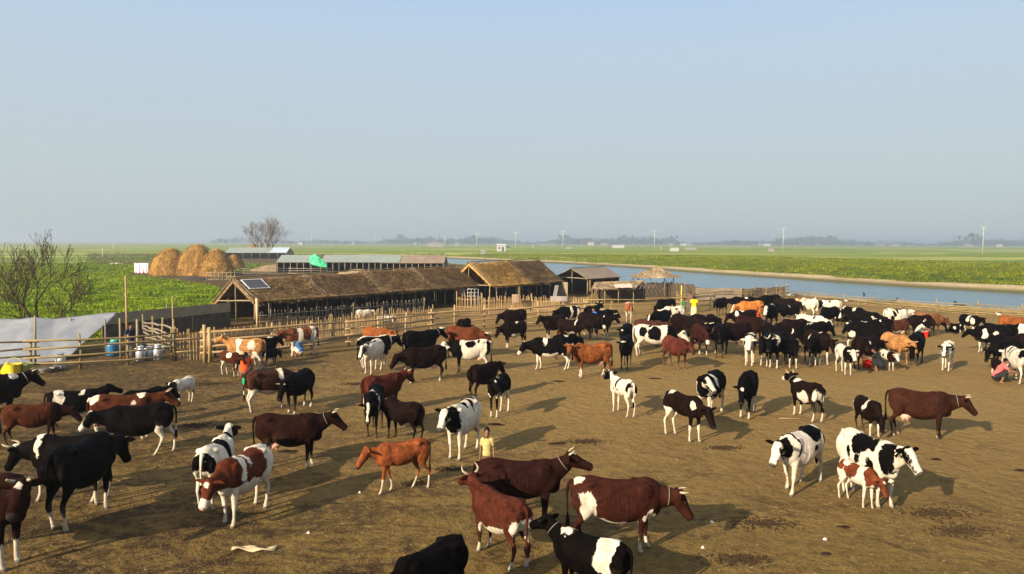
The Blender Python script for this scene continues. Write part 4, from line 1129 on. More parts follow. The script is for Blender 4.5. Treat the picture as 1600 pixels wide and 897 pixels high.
pile('grey sacks and refuse in a long heap in the green field', 182, 417, 4.4, .55, plain('pale_refuse', (.45,.42,.36), .9, .5, 2.5), 'heap', 'refuse_heap', 4, .5)

# cloths hung on a line in the field
def hung_cloth(label, px0, px1, pyt, pyb, d, mat, name='hanging_cloth'):
    x0, y, zt = PD(px0, pyt, d); x1, _, zb = PD(px1, pyb, d); c = ((x0+x1)/2, y, 0); g0 = float(terr(np.array([c[0]]), np.array([y]))[0])
    r = empty(name, (c[0], y, g0), 0, label, 'cloth'); W = x1-x0; H = zt-g0
    m = MB(); nu = 22; V = []
    for j in range(6):
        for i in range(nu+1):
            u = i/nu; V.append((-W/2+W*u, .10*math.sin(u*19)*j/5+.05*math.sin(u*7), H-.02*math.sin(u*3)-(zt-zb)*j/5))
    m.add(V, [(j*(nu+1)+i, j*(nu+1)+i+1, (j+1)*(nu+1)+i+1, (j+1)*(nu+1)+i) for j in range(5) for i in range(nu)]); o = m.build('cloth_sheet', mat, r)
    md = o.modifiers.new('t', 'SOLIDIFY'); md.thickness = .02
    for s in (-1, 1): pole('post', (s*(W/2+.05), 0, 0), (s*(W/2+.05), 0, H+.2), .04, GREYW, r, wob=0)
    pole('line_rod', (-W/2-.1, 0, H), (W/2+.1, 0, H), .02, GREYW, r, wob=0)
t = NT('pink_striped_cloth', .9, .1); wv_ = t.n('ShaderNodeTexWave'); t.l(t.coord(), wv_.inputs[0]); wv_.inputs['Scale'].default_value = .55; wv_.inputs['Distortion'].default_value = 3
t.col(t.mix(t.mr(wv_.outputs[1], .72, .8), (.80, .76, .76), (.78, .16, .24)))
hung_cloth('white cloth with pink stripes hung on a rail in the green field', 210, 232, 411, 427, 122, t.m)

# ------------------------------------------------------------------ far sheds
def low_shed(label, px0, px1, d, eave, ridge, depth, mat, seed, backcol=DARKW, nposts=8, patch=None, name='long_shed'):
    x0 = (px0-800)/F*d; x1 = (px1-800)/F*d; r = empty(name, ((x0+x1)/2, d, 0), 0, label, 'shed', 'long sheds behind the thatched ones'); W = x1-x0
    strip_roof('roof_slope', (-W/2, depth/2, ridge), (W/2, depth/2, ridge), (W/2, -.2, eave), (-W/2, -.2, eave), mat, r, .08, 40, 4, .01, seed)
    strip_roof('roof_slope', (-W/2, depth/2, ridge-.01), (W/2, depth/2, ridge-.01), (W/2, depth+.2, eave), (-W/2, depth+.2, eave), mat, r, .08, 10, 2, .01, seed)
    for i in range(nposts): 
        x = -W/2+.15+(W-.3)*i/(nposts-1); pole('post', (x, 0, 0), (x, 0, eave), .08, GREYW if i % 2 else MATB, r, wob=.01, seed=i)
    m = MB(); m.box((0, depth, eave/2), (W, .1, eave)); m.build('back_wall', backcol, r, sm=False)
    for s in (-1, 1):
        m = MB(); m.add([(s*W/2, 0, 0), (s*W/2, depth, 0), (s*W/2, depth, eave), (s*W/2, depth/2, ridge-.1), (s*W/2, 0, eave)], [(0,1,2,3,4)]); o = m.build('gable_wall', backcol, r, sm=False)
        md = o.modifiers.new('t', 'SOLIDIFY'); md.thickness = .06
    if patch:
        a, b, pm = patch; strip_roof('roof_patch', (-W/2+W*a, depth/2, ridge+.09), (-W/2+W*b, depth/2, ridge+.09), (-W/2+W*b, -.25, eave+.09), (-W/2+W*a, -.25, eave+.09), pm, r, .06, 16, 2, .01, seed)
    return r
low_shed('far grey-green roofed shed with a blue-white sheet at its right end', 352, 448, 243, 1.9, 3.6, 8, TIN, 1, backcol=MATB, patch=(.72, 1.0, SHEETB))
low_shed('grey roofed shed with a dark gable left of the green net', 432, 486, 133, 1.85, 3.1, 6, TIN, 2, nposts=6)
low_shed('long grey roofed shed right of the green net', 500, 606, 133, 1.9, 3.15, 7, TIN, 3, nposts=12)
low_shed('long brownish roofed shed behind the middle of the thatched shed', 594, 694, 131, 1.85, 3.1, 7, TINB, 4, nposts=11, patch=(.0, .3, TIN))
low_shed('dark flat shed roof just beyond the blue-white sheet', 447, 482, 200, 1.3, 1.6, 4, DARKW, 6, nposts=3)
# green net
def net():
    d = 128; V = []; g = Wob(9, 2.5)
    t = NT('green_plastic_net', .7, .2); n1 = t.noise(t.coord(), 2, 4, .6); t.col(t.mix(t.mr(n1, .4, .6), (.02, .28, .12), (.10, .55, .28)))
    xs = [484, 489, 494, 500, 507, 511]; ty = [400, 398, 397.5, 402, 409, 412]; by = [412, 414, 416, 417, 418, 418]
    for j in range(9):
        for i in range(17):
            px = 484+27*i/16; py = np.interp(px, xs, ty)*(1-j/8)+np.interp(px, xs, by)*j/8
            x, y, z = PD(px, py, d-.25*j/8*4); w = g(np.array([[x, y, z]]))[0]; V.append((x, y+.35*w, z))
    V = np.array(V); c = (V[:, 0].mean(), V[:, 1].mean(), 0); m = MB(); m.add(V-np.array(c), [(j*17+i, j*17+i+1, (j+1)*17+i+1, (j+1)*17+i) for j in range(8) for i in range(16)])
    o = m.build('green_net', t.m, loc=c); md = o.modifiers.new('t', 'SOLIDIFY'); md.thickness = .03; tag(o, 'bright green net bundled over the end of the long grey shed', 'net')
net()
# wooden rack right of the haystacks
def rack():
    x, y = P(345, 440); r = empty('wooden_rack', (x, y, 0), 0, 'rough wooden rack of pale sticks by the right haystack', 'rack')
    g = np.random.default_rng(2)
    for i in range(8): pole('upright', (-1.9+i*.55, g.uniform(-.3,.3), 0), (-1.9+i*.55, 0, 1.5*g.uniform(.8,1.2)), .05, MATB, r, seed=i)
    for z in (.3, .75, 1.2): pole('rail', (-2.0, 0, z), (2.1, 0, z+.05), .05, MATB, r, seed=int(z*10))
rack()
rail_fence('far yard rail fence between the haystacks and the back sheds', [P(356,431), P(420,431), P(520,431)], (.4,.8,1.2), 1.5, rad=.06, step=3.5, seed=44, mat=GREYW, group='far yard fences')
# heaps in the back yard
pile('brown earth heap in front of the far left shed', 430, 424, 9, 1.4, plain('brown_earth', (.22,.15,.08), .95, .3, 1), 'heap', 'earth_heap', 12, .6)
pile('pale straw heap in front of the long grey shed', 560, 428, 8, .9, THP, 'heap', 'straw_heap', 13, .5)
for k, (px, py, w) in enumerate(((553, 421, 2.2), (578, 420, 3.4), (592, 421, 3.0))):
    pile(('small white sack heap', 'broad heap of white sacks', 'right heap of white sacks')[k]+' before the long grey shed', px, py+4, w, 1.0, WHITEP, 'sacks', 'sack_heap', 20+k, .6, group='white sacks by the back shed')
# clutter in the gap between the sheds: hanging tarp, white frame
def hang(label, px0, px1, pyt, pyb, d, mat, cat='cloth', name='hanging_sheet', lean=.0):
    V = []; g = Wob(int(px0), 3)
    for j in range(9):
        for i in range(9):
            px = px0+(px1-px0)*i/8+lean*j/8; py = pyt+(pyb-pyt)*j/8; x, y, z = PD(px, py, d); w = g(np.array([[x, y, z]]))[0]; V.append((x, y+.12*w, z))
    V = np.array(V); c = np.array((V[:,0].mean(), d, 0)); m = MB(); m.add(V-c, [(j*9+i, j*9+i+1, (j+1)*9+i+1, (j+1)*9+i) for j in range(8) for i in range(8)])
    o = m.build(name, mat, loc=tuple(c)); md = o.modifiers.new('t', 'SOLIDIFY'); md.thickness = .02; return tag(o, label, cat)
hang('white hanging sheet at the open end of the long thatched shed', 719, 728, 447, 462, 64.5, WHITEP, lean=-2)
hang('red cloth hanging beside the white sheet in the shed gap', 711, 719, 450, 461, 64, plain('dull_red_cloth', (.45,.10,.05), .9, .2))
hang('pale tilted board leaning at the far end of the tall shed', 867, 873, 446, 468, 71, plain('grey_board', (.22,.21,.20), .8, .1), 'board', 'leaning_board', lean=-4)
hang('small sheet with pinkish print on the picket fence before the golden shed', 800, 812, 460, 474, 56.2, plain('printed_sack', (.26,.18,.12), .9, .3, 5), 'sack', 'sack_cloth')
hang('long pale sack laid over the right end of the sunlit picket fence', 860, 888, 463, 471, 54.8, plain('pink_grey_sack', (.27,.22,.20), .9, .2, 3), 'sack', 'sack_cloth')
def frame():
    x, y, _ = PD(739, 457, 62); r = empty('white_frame', (x, y, 0), 0, 'white rope frame stand in the gap between the two thatched sheds', 'frame'); 
    for k in range(4): pole('upright', (-.45+.3*k, 0, 0), (-.45+.3*k, 0, 1.6), .025, WHITEP, r, wob=0)
    for z in (1.0, 1.3, 1.6): pole('crossbar', (-.5, 0, z), (.5, 0, z), .025, WHITEP, r, wob=0)
frame()

# ------------------------------------------------------------------ bare trees
BARK = plain('grey_brown_bark', (.065, .045, .028), .95, .3, 6, .1, 0, .5)
PBARK = plain('pale_twig_bark', (.17, .13, .105), .95, .3, 6, .1)
def bare_tree(label, loc, H, W, stems, seed, trunk_r, lean=None, levels=6, leaf=False, twig=.010, group='bare trees'):
    BARK = globals()['BARK'] if H < 10 else PBARK
    g = np.random.default_rng(seed); root = empty('bare_tree', loc, 0, label, 'tree', group)
    mt = MB(); mc = MB(); tips = []
    def grow(p, d, L, r, lv, m):
        n = 4; pts = [p]; q = p.copy(); dd = d.copy()
        for i in range(n):
            dd = dd+g.normal(0, .10, 3); dd[2] += .03*lv; dd /= np.linalg.norm(dd); q = q+dd*L/n; pts.append(q.copy())
        r2 = max(r*.62, twig*.6)
        m.tube(pts, list(np.linspace(r, r2, n+1)), 6 if lv < 3 else (4 if lv < 4 else 3))
        if lv >= levels: tips.append(q); return
        k = 3 if lv < levels-1 else 3
        for i in range(k):
            a = g.uniform(0, 6.283); sp = g.uniform(.35, .85)
            s = np.cross(dd, (0,0,1)+0*dd); s = s/(np.linalg.norm(s)+1e-6); t = np.cross(dd, s)
            nd = dd*math.cos(sp)+(s*math.cos(a)+t*math.sin(a))*math.sin(sp); nd[2] += .12; nd[:2] *= W
            nd /= np.linalg.norm(nd)
            st = pts[-1] if i < 2 else pts[2]
            grow(st, nd, L*g.uniform(.62, .86), r2*g.uniform(.6, .85), lv+1, mc)
    for x, y, dx, L, r in stems:
        grow(np.array((x, y, -.1)), np.array((dx, 0, 1.0))/math.hypot(dx, 1), L, r, 0, mt)
    V = np.concatenate(mc.v+mt.v); s = H/np.percentile(V[:, 2], 98.5)
    for m in (mt, mc): m.v = [a*s for a in m.v]
    mt.build('trunk', BARK, root); mc.build('crown', BARK, root)
    if leaf:
        ml = MB()
        for q in [tips[i] for i in g.choice(len(tips), min(len(tips), 260), replace=False)]:
            q = q*s
            if q[2] < H*.55 or g.uniform() > .5: continue
            for _ in range(2):
                a = g.normal(0, 1, 3); a /= np.linalg.norm(a); b = np.cross(a, g.normal(0, 1, 3)); b /= np.linalg.norm(b); L = .09
                ml.add([q, q+a*L*.5+b*L*.3, q+a*L, q+a*L*.5-b*L*.3], [(0,1,2,3)])
        if ml.n: tag(ml.build('leaf_spray', LEAF, root, sm=False), kind='stuff')
    return root
x = (48-800)/F*43; bare_tree('bare spreading tree behind the white plastic cover at the left', (x, 43, float(terr(np.array([x]), np.array([43.]))[0])), 5.3, 1.1, [(-.12,0,-.45,1.15,.06),(0,.05,-.12,1.3,.075),(.12,0,.18,1.3,.07),(.2,.1,.5,1.1,.06)], 31, .12, levels=5, leaf=True, twig=.016)
x = (413-800)/F*330; bare_tree('tall bare tree on the horizon behind the far left shed', (x, 330, float(terr(np.array([x]), np.array([330.]))[0])), 15.5, 1.0, [(-.5,0,-.5,2.1,.2),(-.2,0,-.2,2.6,.24),(.1,.3,.05,2.9,.26),(.3,0,.3,2.6,.24),(.6,0,.65,2.1,.2)], 5, .3, levels=5, twig=.034)

# ------------------------------------------------------------------ poles of the power line and field markers
def util(label, px, pyt, pyb, d, arm=True, w=None):
    x, y, zt = PD(px, pyt, d); g0 = float(terr(np.array([x]), np.array([y]))[0]); h = zt-g0
    r = empty('utility_pole', (x, y, g0), 0, label, 'utility pole', 'pale poles across the plain')
    rad = (w or .0008)*d*.62; m = MB(); m.tube([(0,0,-.2),(0,0,h)], [rad, rad*.7], 8); m.build('shaft', CONC, r)
    if arm:
        m = MB(); m.box((0, 0, h-.25), (d*.0075, rad*1.2, rad*1.2)); 
        for s in (-1, 0, 1): m.box((s*d*.0033, 0, h-.25+rad*1.8), (rad, rad, rad*2.4))
        m.build('crossarm', CONC, r, sm=False)
for a in (('utility pole with a crossarm furthest right over the green crop', 1537, 355, 400, 360, True, .00095), ('tall white utility pole right of the middle of the far bank', 1224.5, 357, 392, 480), ('utility pole between the gazebo and the tall white pole', 1023, 360, 389, 560), ('utility pole above the sheet-roofed shed', 880, 361, 387, 600), ('utility pole just right of the white hut', 806, 363, 386, 620), ('pole left of the white hut', 745, 365, 386, 640),
          ('thin pole above the right end of the long shed', 695, 367, 387, 700, False), ('faint far pole above the green net', 487, 364, 379.5, 1150, False), ('faint far pole over the middle of the back sheds', 586, 364, 380, 1150, False)): util(*a)
for a in (('short white marker post in the left field, nearer one', 160, 388, 403, 245, False, .0011), ('short white marker post in the left field, further one', 177.5, 381, 391, 430, False, .0011), ('small white post right of the white hut', 833, 382, 388, 560, False), ('white marker post beside the white board on the plain', 1033, 385, 389.5, 520, False), ('white marker post beyond the field edge at far left', 24, 380, 412, 170, False, .0007)): util(*a)
# buildings and boards on the plain
def hut(label, px0, px1, pyt, d, depth, wallc, roofc, name='hut', cat='hut', door=True, flat=.12, group='small buildings on the plain', wall=None):
    x0 = (px0-800)/F*d; x1 = (px1-800)/F*d; _, y, zt = PD((px0+px1)/2, pyt, d); g0 = float(terr(np.array([(x0+x1)/2]), np.array([y]))[0]); W = x1-x0; H = zt-g0
    if name == 'far_house': W *= .75; H *= .7
    r = empty(name, ((x0+x1)/2, y, g0), 0, label, cat, group); wh = H*.78
    m = MB(); m.box((0, depth/2, wh/2-.2), (W, depth, wh+.4)); m.build('wall', wallc, r, sm=False)
    m = MB(); e = W*.05; m.add([(-W/2-e, -e, wh), (W/2+e, -e, wh), (W/2+e, depth+e, wh), (-W/2-e, depth+e, wh), (-W/2-e, depth/2, H), (W/2+e, depth/2, H)], [(0,1,5,4),(2,3,4,5),(0,4,3),(1,2,5),(3,2,1,0)]); m.build('roof', roofc, r, sm=False)
    if door:
        m = MB(); m.box((W*.18, -.04*depth/4-.03, wh*.38), (W*.2, .05, wh*.72)); m.build('door', DARKW, r, sm=False)
        m = MB(); m.box((-W*.2, -.03, wh*.55), (W*.18, .05, wh*.3)); m.build('window', DARKW, r, sm=False)
    return r
PALE = plain('pale_plaster', (.22,.21,.19), .8, .1, 1); REDR = plain('brick_red_roof', (.45,.18,.12), .8, .2, 1)
hut('white hut on the far river bank left of the pole row', 776, 790, 381, 400, 3, WHITEP, WHITEP)
pile('dark bush beside the white hut on the far bank', 793.5, 388.8, 4.5, 2.2, plain('dark_foliage', (.04,.07,.02), .9, .4, 1), 'bush', 'bush', 61)
hut('small pale crate-like shelter on the bank left of the white hut', 751, 758, 390.5, 290, 1.5, PALE, PALE, 'field_shelter', door=False)
HB = [(465,474,1500),(548,556,1600),(645,652,1450),(670,690,1200),(710,719,1350),(836,872,1500),(917,929,1500),(938,950,1400),(1044,1052,1450),(1063,1074,1500),(1075,1082,1480),(1186,1190,1500),(1193,1204,1480),(1392,1408,1550),(1508,1520,1600),(1560,1566,1600)]
HL_ = ['far white house nearest the bare tree on the horizon','far white house above the green net','far pale house over the brown back shed','long low white building by the far tree line, left of the white hut','far white house just left of the near pole','very long low pale building left of the reddish house','far house with a reddish roof in the tree line','small white house right of the reddish-roofed one','far pale house left of the twin houses','first of the twin pale far houses','second, brighter one of the twin far houses','tiny white house left of the pale pole by the tree line','pair of low pale buildings near the tall white pole','long grey building in the gap of the far trees at right','low far building left of the rightmost pole','tiny far building at the right edge of the tree line']
for k, ((a, b, d), lab) in enumerate(zip(HB, HL_)):
    hut(lab, a, b, (375 if k in (6,) else 376.6)+.0037*((a+b)/2-800)+(0 if k != 5 else 1.5), d, 12, PALE if k % 3 else WHITEP, REDR if k in (6,) else PALE, 'far_house', 'house', door=False, group='houses along the far tree line')
for k, (a, b, t_, d, lab) in enumerate(((1046, 1060, 387.5, 430, 'bright white board standing in the far green field'), (956, 975, 383, 700, 'long white sheet on the plain above the sheet-roofed shed'), (1069, 1088, 387, 520, 'low pale strip right of the white board'), (1199, 1209, 388.5, 430, 'pale low block left of the tall white pole'), (884, 892, 386, 600, 'small white heap by the pole above the sheet-roofed shed'), (667, 693, 380.5, 900, 'long pale embankment wall beyond the left end of the river'))):
    x0 = (a-800)/F*d; x1 = (b-800)/F*d; _, y, zt = PD((a+b)/2, t_, d); g0 = float(terr(np.array([(x0+x1)/2]), np.array([y]))[0]); H = max(zt-g0, .6)
    m = MB(); W = x1-x0; m.box((0, 0, H/2-.1), (W, .5, H+.2)); m.box((0, 0, H+.12), (W*1.02, .7, .12)); m.box((-W/2+.2, 0, H*.5), (.25, .8, H)); m.box((W/2-.2, 0, H*.5), (.25, .8, H))
    o = m.build('field_board', WHITEP if k in (0, 1) else PALE, sm=False, loc=((x0+x1)/2, y, g0)); tag(o, lab, 'board', 'pale boards and walls on the plain')

# ------------------------------------------------------------------ far wood
def wood():
    g = np.random.default_rng(77); V = []; n = 0
    cl = []
    for px in np.arange(-200, 1850, 1.25):
        if px < 440 and not (330 < px < 440): continue
        if 1362 < px < 1405 and g.uniform() < .8: continue
        if px < 440 and g.uniform() < .6: continue
        d = g.uniform(2000, 2900); x = (px-800)/F*d
        h = (12+4*math.sin(px*.021)+3*math.sin(px*.05+1))*(.75 if px < 700 else 1.0)*g.uniform(.6, 1.3)*.8*d/1500
        if g.uniform() < .07: h *= 1.45
        cl.append((x, d, max(h, 3.5)))
    for x, d, h in cl:
        w = h*g.uniform(.5, 1.1); k = 26
        c = np.stack([x+g.normal(0, w*.42, k), d+g.normal(0, w*.4, k), h*(.12+.85*g.beta(1.6, 1.3, k))], 1)
        s = h*.16*g.uniform(.6, 1.3, k)
        for q, r in zip(c, s):
            a = g.normal(0, 1, 3); a /= np.linalg.norm(a); b = np.cross(a, g.normal(0, 1, 3)); b /= np.linalg.norm(b); e = np.cross(a, b)
            V += [q+a*r, q+b*r, q-a*r, q-b*r, q+e*r*.9]
    F_ = []
    for i in range(len(V)//5): o = 5*i; F_ += [(o, o+1, o+2, o+3), (o, o+1, o+4), (o+2, o+3, o+4)]
    m = MB(); m.add(V, F_); o = m.build('far_wood', plain('far_tree_foliage', (.045, .065, .025), .9, .4, .05), sm=False); tag(o, kind='stuff')
wood()
# ================================================================== the herd
L = lambda h: ('legs', h, 1)
BEL = ('belly', .66, 1)
def hol(n=8, base=1, *x): return [('base', base), ('rand', n, -base)] + list(x)
GA = 'cattle in the foreground'; GB = 'cattle in the middle of the paddock'; GC = 'cattle crowded towards the river'; GD = 'cattle by the left fence'
# ---- left edge
cow('dark brown horned cow below the yellow bucket, with a white neck patch', (-78,576,71,672), 0, 'stand', DBR, [('T',.62,0,1.33,.12,.10,1)], horns=1, collar=2, group=GD)
cow('black cow with a white patch on its rump, head turned right, in the left group', (66,598,195,672), 8, 'up', BLK, [('T',-.45,0,1.1,.17,.28,1),('T',.25,0,1.34,.10,.16,1)], group=GD)
cow('plain black cow whose back shows right of the white-rumped one', (188,601,282,672), 4, 'level', BLK, [], group=GD)
cow('rusty brown cow with a black neck at the left edge', (-4,627,131,697), -2, 'low', RED, [], points=.9, group=GD)
cow('red cow with a white rump behind the walking black cow', (134,608,284,692), 6, 'stand', RED, [('T',-.72,0,1.25,.16,.14,1),('T',.45,0,1.33,.10,.07,1),('T',.3,0,1.1,.05,.04,1),L(.5)], horns=1, group=GD)
cow('black cow walking left with white hind legs and a white blaze', (122,628,277,715), 166, 'walkb', BLK, [('hind',.78,1),('fore',.35,1),('blaze',.035,1),('muzz',1)], group=GD)
cow('black cow facing left with a white forehead and curved horns', (6,676,176,786), 172, 'low', BLK, [('poll',1),('star',1),('T',.55,0,1.25,.07,.3,1),L(.5)], horns=2, group=GD)
cow('big black cow with a brown face and white feet in the lower left', (62,672,210,833), 20, 'low', BLK, [L(.30),('poll',-1)], group=GA, points=0)
cow('brown horned cow cut by the left edge at the bottom', (-118,727,75,893), -6, 'right', MAR, [L(.35),('star',1)], horns=1, group=GA)
cow('small white calf with a black face at the left', (257,586,305,635), 203, 'level', BLK, [('base',1),('head',-1),('neck',-1),('blaze',.03,1)], calf=True, group=GD)
cow('tan and white cow facing left by the corner post', (334,522,416,579), 176, 'up', TAN, [('band',.28,.10,1),('T',-.35,0,1.1,.18,.22,1),L(.75),BEL], horns=1, udder=True, group=GD)
cow('small red and white calf beside the person in orange', (343,547,386,589), -4, 'level', RED, [('T',.1,0,1.15,.22,.14,1),('hind',.8,1),('fore',.3,1)], calf=True, group=GD, points=.5)
cow('black cow with white feet behind the tan and white one', (392,524,444,572), 8, 'level', BLK, [L(.3),('T',.3,0,1.3,.2,.05,1)], group=GD)
cow('small black calf at the tail of the tan and white cow', (408,543,442,577), 12, 'low', BLK, [L(.15)], calf=True, group=GD)
cow('brown cow with broad white bands against the rail fence', (427,509,499,558), 180, 'level', (.085,.027,.012), [('band',.18,.11,1),('band',-.50,.13,1),L(.75),BEL], group=GD)
cow('brown and white cow wearing a green ribbon at its tail', (380,574,476,646), 6, 'low', (.032,.012,.007), [('T',.42,0,1.2,.07,.22,1),('hind',.75,1),BEL,('fore',.2,1)], group=GB)
cow('black cow facing the camera at the head of the ribboned cow', (428,574,492,648), 222, 'low', BLK, [('T',-.75,0,.9,.1,.25,1),L(.14)], horns=1, group=GB)
cow('dark brown horned cow with a swinging tail left of the orange calf', (394,640,543,734), 0, 'stand', MAR, [('fore',.14,1)], horns=1, collar=1, udder=True, group=GA, points=.45, seed=5)
cow('black and white cow seen from behind, left of the red pied one', (300,660,378,798), 66, 'up', BLK, [('base',1),('T',-.78,0,1.05,.10,.2,-1),('T',.15,0,1.2,.2,.28,-1),('T',.75,0,1.1,.12,.3,-1),('head',-1),('poll',1),L(.5)], group=GA, seed=41)
cow('red and white pied cow in the foreground, head hanging to the left', (306,692,426,826), 211, 'low', (.058,.0145,.0068), [('base',-1),('T',-.62,0,1.25,.26,.30,1),('T',-.60,0,.9,.2,.3,1),('T',-.80,0,1.1,.07,.16,-1),('T',.36,0,1.2,.09,.36,1),('T',.14,1,1.25,.05,.14,1),('T',.12,1,.75,.14,.14,1),('belly',.80,1),('legs',.80,1),('star',1),('muzz',1)], group=GA, seed=52)
# ---- centre
cow('speckled white cow with a grey-black face by the rail fence', (555,528,601,586), 238, 'level', (.03,.028,.026), [('base',1),('rand',3,-1),('blaze',.05,-1),('head',-1),('blaze',.05,1)], group=GB)
cow('black cow with a white topline behind the speckled white one', (557,522,630,577), 4, 'level', BLK, [('top',1),L(.5),('T',.75,0,1.2,.05,.3,1)], group=GB)
cow('orange cow, only its back showing before the rail fence', (566,509,626,560), 0, 'level', ORA, [], group=GB)
cow('black horned cow standing behind the big dark brown milker', (628,511,700,568), 8, 'stand', BLK, [('poll',1)], horns=1, collar=1, group=GB)
cow('large dark brown cow with an udder facing left in mid paddock', (608,538,698,600), 181, 'low', DBR, [L(.12)], udder=True, group=GB)
cow('black and white pied cow with its head behind the dark brown milker', (682,529,769,583), 180, 'level', BLK, [('base',1),('front',.42,-1),('T',.05,0,1.15,.20,.17,-1),('T',-.30,0,1.28,.09,.09,-1),('T',-.72,0,1.1,.10,.22,-1),('T',-.7,0,.75,.12,.16,-1)], udder=True, group=GB)
cow('brown cow with horns facing right near the rail fence', (697,508,770,560), 0, 'low', (.065,.018,.007), [('poll',1)], horns=1, group=GB, points=.3)
cow('round dark back of a cow facing away against the fence', (713,496,741,532), 82, 'graze', DBR, [], group=GB)
cow('dark cow bending down beside the fence left of the crowd', (774,482,823,522), 178, 'low', DBR, [('hind',.5,1),L(.2)], group=GC)
cow('dark brown cow with white socks just in front of the bending one', (774,500,822,545), 186, 'low', DBR, [L(.35),('belly',.72,1),('T',-.1,0,1.28,.12,.05,1)], group=GC)
cow('maroon cow looking right above the black bull calf', (563,576,648,650), 16, 'stand', (.040,.009,.0055), [], horns=1, group=GB, seed=8)
cow('black and white cow facing the camera left of the dark bull', (558,598,603,685), 247, 'low', BLK, [('belly',.8,1),('blaze',.03,1),('T',.55,0,.95,.1,.3,1),('T',.3,0,1.35,.2,.06,1)], group=GB)
cow('dark brown bull facing left above the orange calf', (580,618,664,692), 175, 'level', DBR, [], bull=True, group=GB, points=.5)
cow('orange calf walking left in the foreground', (555,683,673,774), 186, 'walk', (.135,.037,.012), [('legs',.34,1),('T',.62,0,.72,.12,.12,-1)], calf=True, group=GA, seed=77)
cow('white heifer with a black head and neck left of the boy', (679,618,752,720), 236, 'stand', BLK, [('base',1),('head',-1),('front',.60,-1),('face',1),('T',.1,0,1.32,.10,.14,-1),('T',-.25,1,1.25,.08,.22,-1),('T',-.45,0,1.34,.10,.08,-1),('legs',.75,1)], group=GA, seed=61)
cow('dark brown cow facing right behind the small pied calf', (729,563,791,627), 10, 'level', DBR, [], group=GB)
cow('black calf with white hind legs looking at the camera', (759,581,799,654), 248, 'left', BLK, [('hind',.8,1),('fore',.25,1),('star',1),('T',.2,0,1.33,.15,.05,1),('T',.6,0,.75,.1,.12,1)], calf=True, group=GB)
cow('huge dark maroon cow behind the red horned one', (738,704,927,822), 0, 'up', (.013,.0042,.003), [('star',1),('fore',.10,1)], horns=1, collar=1, group=GA, seed=15)
cow('red horned cow seen from behind, looking away left, at the bottom', (714,735,834,892), 146, 'up', (.040,.0105,.0058), [('belly',.70,1),('hind',.24,1),('T',-.75,0,.8,.1,.22,1),('fore',.22,1)], horns=2, group=GA, seed=16)
cow('dark red cow with a white flank patch, lowering its head right', (884,741,1084,866), -9, 'low', (.022,.0066,.0042), [('T',-.66,0,1.28,.07,.06,1),('T',-.50,-1,.85,.15,.30,1),('belly',.62,1),('T',.62,0,.68,.10,.08,1),('fore',.22,1)], horns=1, collar=1, group=GA, seed=18)
cow('black cow with a white rump at the bottom edge of the picture', (826,801,990,962), 148, 'up', BLK, [('T',-.42,0,1.15,.20,.40,1),('T',.50,0,1.34,.11,.06,1),L(.4)], collar=1, group=GA, seed=19)
cow('black cow half below the bottom edge, head down to the left', (574,833,732,1000), 202, 'low', BLK, [], group=GA, seed=20)
cow('black cow with a white shoulder band and white legs, facing left', (808,526,896,579), 180, 'low', BLK, [('T',.28,0,1.22,.09,.20,1),('legs',.60,1),('belly',.70,1),('muzz',1)], group=GB, seed=22)
cow('orange horned milk cow turning her head to the camera', (880,534,957,591), 182, 'left', ORA, [('legs',.3,1)], horns=1, udder=True, group=GB, points=.25, seed=23)
cow('black cow hidden between the shoulder-banded cow and the orange one', (862,521,914,562), 6, 'low', BLK, [('T',.0,0,1.3,.14,.06,1)], group=GC)
cow('dark brown cow with a white collar patch facing left before the pickets', (838,491,884,532), 184, 'stand', DBR, [L(.35),('neck',-1)], group=GC)
cow('dark cow with a white collar band lowering its head right', (870,497,924,536), -2, 'low', DBR, [('T',.5,0,1.2,.05,.18,1),('belly',.66,1)], group=GC)
cow('tiny orange calf under the neck of the white-collared dark cow', (871,514,893,533), 4, 'level', ORA, [], calf=True, group=GC)
cow('black and white cow with broad white bands against the picket fence', (861,477,907,514), 182, 'low', BLK, [('band',-.05,.09,1),('band',-.55,.09,1),L(.5),BEL], group=GC)
cow('dark brown cow with a white muzzle left of the pair with blue-shirted milker', (904,487,946,530), -14, 'low', DBR, [('muzz',1),L(.3)], group=GC)
cow('black cow facing right with white feet beside the blue-shirted milker', (918,488,967,531), 2, 'stand', BLK, [('fore',.35,1),('T',.5,0,1.2,.04,.04,1)], horns=1, group=GC)
cow('black cow behind, its head reaching right past the milker', (915,482,970,518), 4, 'level', BLK, [('T',.1,0,1.32,.2,.04,1)], group=GC)
cow('dark cow seen from behind with raised horns by the blue shirt', (912,472,943,512), 60, 'up', BLK, [], horns=1, group=GC)
cow('brown and white calf walking away before the lean-to', (975,471,990,505), 90, 'level', (.20,.07,.03), [('T',.3,0,1.1,.3,.3,1),('hind',.8,1)], group=GC)
cow('black cow behind the one facing the camera head on', (962,504,990,552), 262, 'level', BLK, [('star',1)], group=GC)
cow('black cow facing the camera head on in mid paddock', (962,522,990,578), 268, 'level', BLK, [('poll',1)], horns=1, group=GC)
cow('plump black cow before the gazebo fence', (1020,466,1056,497), 186, 'graze', BLK, [], group=GC)
cow('red and white pied cow left of the crowd by the gazebo', (1026,477,1070,512), 184, 'low', MAR, [('base',1),('rand',8,-1)], group=GC)
cow('black cow with a white blaze peering left before the pied one', (1009,483,1048,522), 206, 'low', BLK, [('blaze',.04,1),('muzz',1),L(.4)], group=GC)
cow('long brown back behind the big white and black cow', (991,498,1056,542), 2, 'level', (.035,.012,.007), [], group=GC)
cow('brown cow behind the long brown back, right of the blazed one', (1022,503,1070,543), 2, 'level', MAR, [], group=GC)
